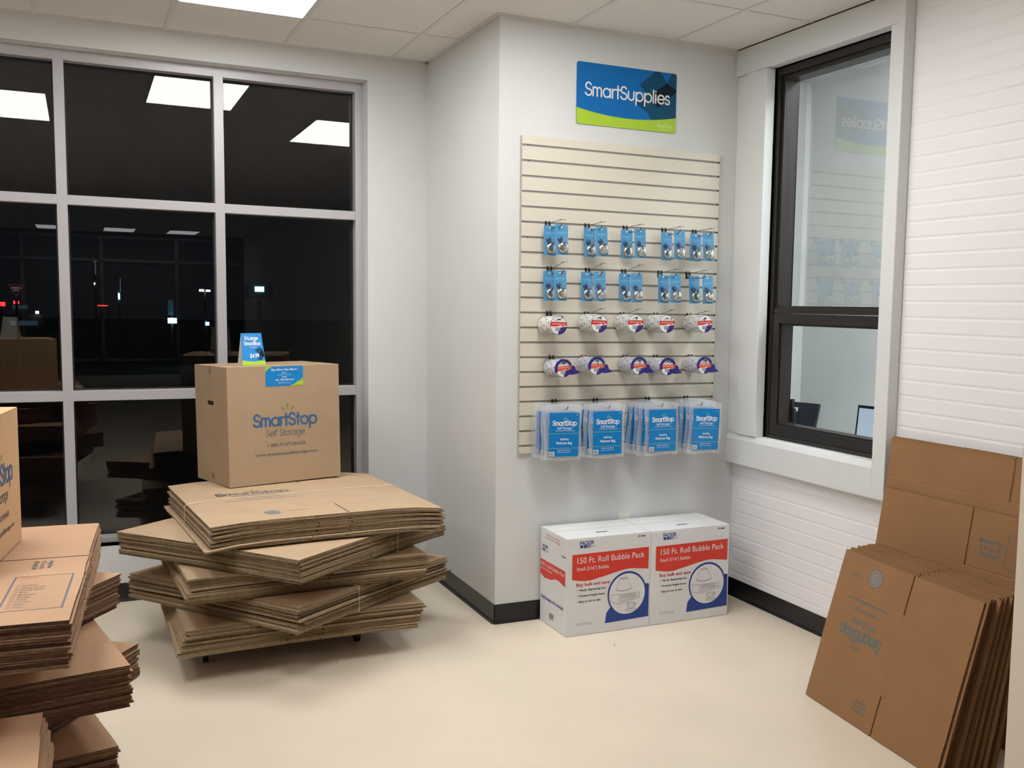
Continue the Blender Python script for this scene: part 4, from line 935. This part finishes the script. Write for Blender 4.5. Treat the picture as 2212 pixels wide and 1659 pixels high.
# ---------------------------------------------------------------- white bubble pack boxes
def bubble_box(x0, x1, label, side):
    t = empty('bubble_wrap_box', (x0, -.347, .001), label, 'box', 'white bubble wrap boxes'); w_, d_, h_ = x1-x0, .327, .4985
    b = MB(); e = .0045
    # body open at the top under the flaps
    b.box((0, 0, 0), (w_, d_, h_-.004), 'box_white'); b.build('body', t, bevel=.0025)
    for s in (0, 1):
        a0, a1 = (.001, d_*.56-.0008) if s == 0 else (d_*.56+.0008, d_-.001); b = MB(); zt_ = .0035 if s == 0 else .0055
        if s == 0:      # front flap with a hand hole cut through
            hx0, hx1, hy0, hy1 = w_/2-.033, w_/2+.033, .088, .104
            xs = [.001, hx0, hx1, w_-.001]; ys = [a0, hy0, hy1, a1]
            for i in range(3):
                for j in range(3):
                    if (i, j) != (1, 1): b.box((xs[i], ys[j], h_-.0035), (xs[i+1], ys[j+1], h_+zt_-.0035), 'box_white')
            o = b.build('top_flap', t)
            b = MB(); b.box((hx0-.002, hy0-.002, h_-.0012), (hx1+.002, hy1+.002, h_-.0006), 'slot_shade'); b.build('hand_hole_shade', t)  # dark sheet just under the cutout, the shade of the hole as colour
        else: b.box((.001, a0, h_-.0035), (w_-.001, a1, h_+zt_-.0035), 'box_white'); b.build('top_flap', t, bevel=.001)
    p = Print(.0008); sx = w_/.4795
    X = lambda x: x*sx
    p.text('PACKER', X(.071), X(.150), .464, .019, 'box_navy', True); p.rect(X(.072), .448, X(.088), .462, 'box_navy'); p.rect(X(.092), .448, X(.108), .462, 'box_navy')
    for k, wl in enumerate((.006, .004, .003)): p.rect(X(.111+k*.007), .448, X(.111+k*.007+wl), .462, 'ink_blue')
    p.text('line', X(.130), X(.155), .449, .012, 'tape_grey')
    p.text('SP-484', X(.402), X(.446), .477, .0095, 'ink_black', True)
    wave = []
    for k in range(25):
        u = k/24; x = .0295+u*.4385; tt = min(1, max(0, (x-.12)/(.36-.12))); s_ = tt*tt*(3-2*tt)
        y = .290+(-.012*math.sin(min(1, (x-.03)/.16)*math.pi*.9) if x < .19 else -.010*(1-tt))+s_*.028-(max(0, x-.37)/.1)*.012; wave.append((X(x), y))
    p.shape([(X(.0295), .417), *wave, (X(.468), .421)], 'box_red'); p.up()
    p.text('150 Ft. Roll Bubble Pack', X(.058), X(.443), .370, .030, 'white'); p.text('Small (3/16") Bubble', X(.056), X(.236), .333, .018, 'white')
    p.text('Buy bulk and save', X(.054), X(.243), .253, .017, 'ink_red', True)
    for k, (s_, x1_) in enumerate((('Handy dispensing box', .220), ('Protects fragile items', .215), ('Easy to cut to size', .192))): p.text(s_, X(.070), X(x1_), .228-.0295*k, .0105, 'ink_black', True); p.disc(X(.060), .233-.0295*k, .002, .002, 'ink_black', 8)
    # blue swoosh and ring picture
    sw = [(X(.219), .046), (X(.473), .053), (X(.473), .226), (X(.459), .230)]+[(X(.3445+.106*math.cos(math.radians(a))), .189+.108*math.sin(math.radians(a))) for a in range(20, -152, -12)]+[(X(.227), .10)]
    p.shape(sw, 'box_navy'); p.up(); p.disc(X(.3445), .189, .113*sx, .1155, 'box_navy', 48); p.up(); p.disc(X(.3445), .187, .1045*sx, .1065, 'box_white', 48); p.up()
    ln = lambda q, w__=.0016: p.line([(X(x), y) for x, y in q], w__, 'ink_line', False)
    ln([(.304, .270), (.278, .213)]); ln([(.344, .270), (.370, .213)]); ln([(.278+.092*k/12, .213-.009*math.sin(math.pi*k/12)) for k in range(13)], .0026)
    ln([(.324+.020*math.cos(2*math.pi*k/16), .270+.004*math.sin(2*math.pi*k/16)) for k in range(17)], .0022)
    ln([(.252, .190), (.300, .186), (.417, .188), (.417, .160), (.298, .137), (.252, .152), (.252, .190)]); ln([(.300, .186), (.298, .137)]); ln([(.298, .162), (.417, .168)]); ln([(.310, .180), (.395, .182), (.395, .172), (.310, .170), (.310, .180)], .0022)
    for k in range(7): ln([(.306+.013*k, .146+.002*k), (.313+.013*k, .147+.002*k), (.313+.013*k, .154+.002*k), (.306+.013*k, .153+.002*k), (.306+.013*k, .146+.002*k)], .0012)
    for k in range(10): ln([(.315+.0078*k, .172), (.315+.0078*k, .181)], .001)
    ln([(.345, .137), (.350, .117), (.360, .108), (.376, .108), (.386, .119), (.390, .137), (.345, .137)], .002); ln([(.390, .134), (.399, .131), (.397, .121), (.387, .120)]); ln([(.368+.030*math.cos(2*math.pi*k/20), .101+.006*math.sin(2*math.pi*k/20)) for k in range(21)], .002)
    for k in range(5): ln([(.350+.009*k, .133), (.353+.009*k, .118)], .001)
    p.text('Packer One Packaging Supply', X(.056), X(.144), .060, .005, 'ink_line'); p.text('Protective packaging', X(.056), X(.143), .052, .004, 'ink_line')
    o = p.build('printed_lettering'); o.parent = t; o.matrix_parent_inverse = fm
    if side:
        # left side face: runs away from the camera; right edge at the front corner
        ms = Matrix(((0, 0, -1, 0), (-1, 0, 0, 0), (0, 1, 0, 0), (0, 0, 0, 1))) ; ms = Matrix.Translation((0, d_, 0)) @ ms
        p = Print(.0008); K = d_/.347; Y = lambda y: (0-y)*K*.985    # world y from measurement to distance from the rear corner
        p.shape([(Y(-.004), .333), (Y(-.004), .253), (Y(-.06), .239), (Y(-.15), .247), (Y(-.20), .262), (Y(-.25), .265), (Y(-.335), .252), (Y(-.335), .332)], 'box_red'); p.up()
        p.text('150 Ft. Roll Bubble Pack', Y(-.012), Y(-.325), .300, .020, 'white'); p.text('Small (3/16") Bubble', Y(-.012), Y(-.16), .281, .010, 'white')
        p.text('PACKER', Y(-.030), Y(-.105), .398, .017, 'box_navy', True); p.rect(Y(-.030), .380, Y(-.046), .394, 'box_navy'); p.rect(Y(-.050), .380, Y(-.064), .394, 'box_navy'); p.text('line', Y(-.075), Y(-.115), .380, .012, 'tape_grey')
        p.text('Call us Toll Free Today', Y(-.085), Y(-.255), .468, .009, 'ink_red'); p.text('for Local Delivery and Shipping', Y(-.075), Y(-.265), .452, .009, 'ink_red')
        p.text('SP-484', Y(-.285), Y(-.335), .397, .009, 'ink_black', True); p.text('Buy Enough to Do the Job', Y(-.022), Y(-.314), .128, .017, 'box_navy', True)
        for k in range(12): p.rect(Y(-.132)+k*.0046, .040, Y(-.132)+k*.0046+.0022, .072, 'tape_grey')
        o = p.build('printed_side_lettering'); o.parent = t; o.matrix_parent_inverse = ms
    return t
bubble_box(.2473, .7262, 'left white bubble wrap box with red banner and blue ring, side face visible', True)
bubble_box(.7280, 1.2143, 'right white bubble wrap box with red banner, beside the brick wall', False)

# ================================================================ night outside
b = MB(); b.box((-60, D+.3, -.25), (60, 90, -.15), 'asphalt'); struct(b.build('trim_5'))
def street(name, x, y, z, parts_, label, cat):
    t = empty(name, (x, y, z), label, cat)
    for nm, m, a, c in parts_:
        b = MB(); b.box(a, c, m); b.build(nm, t)
    return t
street('street_lamp', .312, 25, -.15, [('pole', 'pole', (-.03, .03, 0), (.03, .1, 1.3)), ('lamp_head', 'lamp_cyan', (-.11, -.05, 1.13), (.11, .02, 1.27)), ('lamp_glow', 'glow_teal', (-.10, 0, 1.35), (.04, .02, 1.75))], 'bright bluish light low behind the middle pane of the night window', 'street lamp')
street('street_lamp', -.981, 25, -.15, [('pole', 'pole', (-.03, .03, 0), (.03, .1, 2.3)), ('lamp_head', 'lamp_cyan', (-.02, -.05, 1.75), (.02, .02, 1.91)), ('lamp_tip', 'sign_pale', (.03, 0, 1.95), (.05, .02, 2.3))], 'thin bluish light in the middle of the night window', 'street lamp')
street('street_lamp', -1.536, 25, -.15, [('pole', 'pole', (-.03, .03, 0), (.03, .1, 2.7)), ('lamp_head', 'sign_pale', (-.03, -.05, 2.70), (.05, .02, 2.73)), ('lamp_arm', 'sign_pale', (.0, 0, 2.38), (.025, .02, 2.68)), ('lower_lamp', 'lamp_white', (-.03, 0, 2.12), (-.005, .02, 2.17))], 'tall dim lamp post with faint lights in the left middle pane', 'street lamp')
street('street_lamp', 1.161, 25, -.15, [('pole', 'pole', (-.03, .03, 0), (.03, .1, 2.0)), ('lamp_head', 'lamp_white', (-.15, -.05, 2.0), (-.03, .02, 2.06)), ('lamp_head', 'lamp_white', (.02, -.05, 2.0), (.13, .02, 2.05)), ('lower_lamp', 'lamp_cyan', (.0, 0, 1.08), (.09, .02, 1.17))], 'small white twin light just left of the right mullion in the night window', 'street lamp')
street('lit_shop_sign', 2.586, 25, -.15, [('post', 'pole', (-.05, .03, 0), (.05, .1, 1.8)), ('sign_face', 'lamp_green', (-.12, -.05, 2.03), (.12, .02, 2.17)), ('sign_body', 'sign_teal2', (-.38, -.02, 1.82), (.36, .03, 2.3))], 'small greenish lit sign seen through the right pane', 'shop sign')
yt = street('yield_sign', -3.35, 25, -.15, [('post', 'pole', (-.03, .03, 0), (.03, .1, 1.7))], 'dim triangular road sign seen through the leftmost middle pane', 'road sign')
b = MB(); b.prism([(-.19, 2.08), (.19, 2.08), (0, 1.76)], 1, -.01, .01, 'sign_glow'); b.build('border', yt)  # border glows faintly in place of light thrown back by the sign
b = MB(); b.prism([(-.14, 2.05), (.14, 2.05), (0, 1.83)], 1, -.015, -.011, 'far_wall'); b.build('face', yt)
b = MB(); b.box((-.10, -.02, 1.97), (.10, -.016, 2.02), 'sign_pale'); b.box((-.06, -.02, 1.91), (.06, -.016, 1.95), 'sign_pale'); b.build('sign_lettering', yt)
street('parked_car', -3.3, 26, -.15, [('body', 'pole', (-.9, 0, .2), (.9, 1.5, .75)), ('cabin', 'pole', (-.5, .1, .75), (.5, 1.2, 1.3)), ('windshield', 'glow_teal', (-.26, -.02, 1.02), (.38, .05, 1.14)), ('tail_light', 'lamp_red', (-.17, -.03, 1.58), (-.04, .02, 1.66)), ('window_strip', 'glow_teal', (-.2, -.03, 1.45), (.15, .02, 1.55)), ('light', 'lamp_white', (.33, -.03, 1.33), (.41, .02, 1.40))], 'dark vehicle with teal and red lights behind the leftmost pane', 'vehicle')
street('traffic_light', -3.70, 25, -.15, [('post', 'pole', (-.05, .02, 0), (.05, .12, 1.7)), ('lens', 'lamp_red', (-.01, 0, 1.53), (.10, .02, 1.63))], 'red light at the left edge of the night window', 'traffic light')
street('guard_rail', -1.395, 25, -.15, [('post', 'pole', (-.05, .02, 0), (.05, .12, 1.5)), ('light_strip', 'lamp_red', (-.10, 0, 1.565), (.14, .02, 1.59))], 'thin red light strip in the middle bay of the night window', 'rail light')
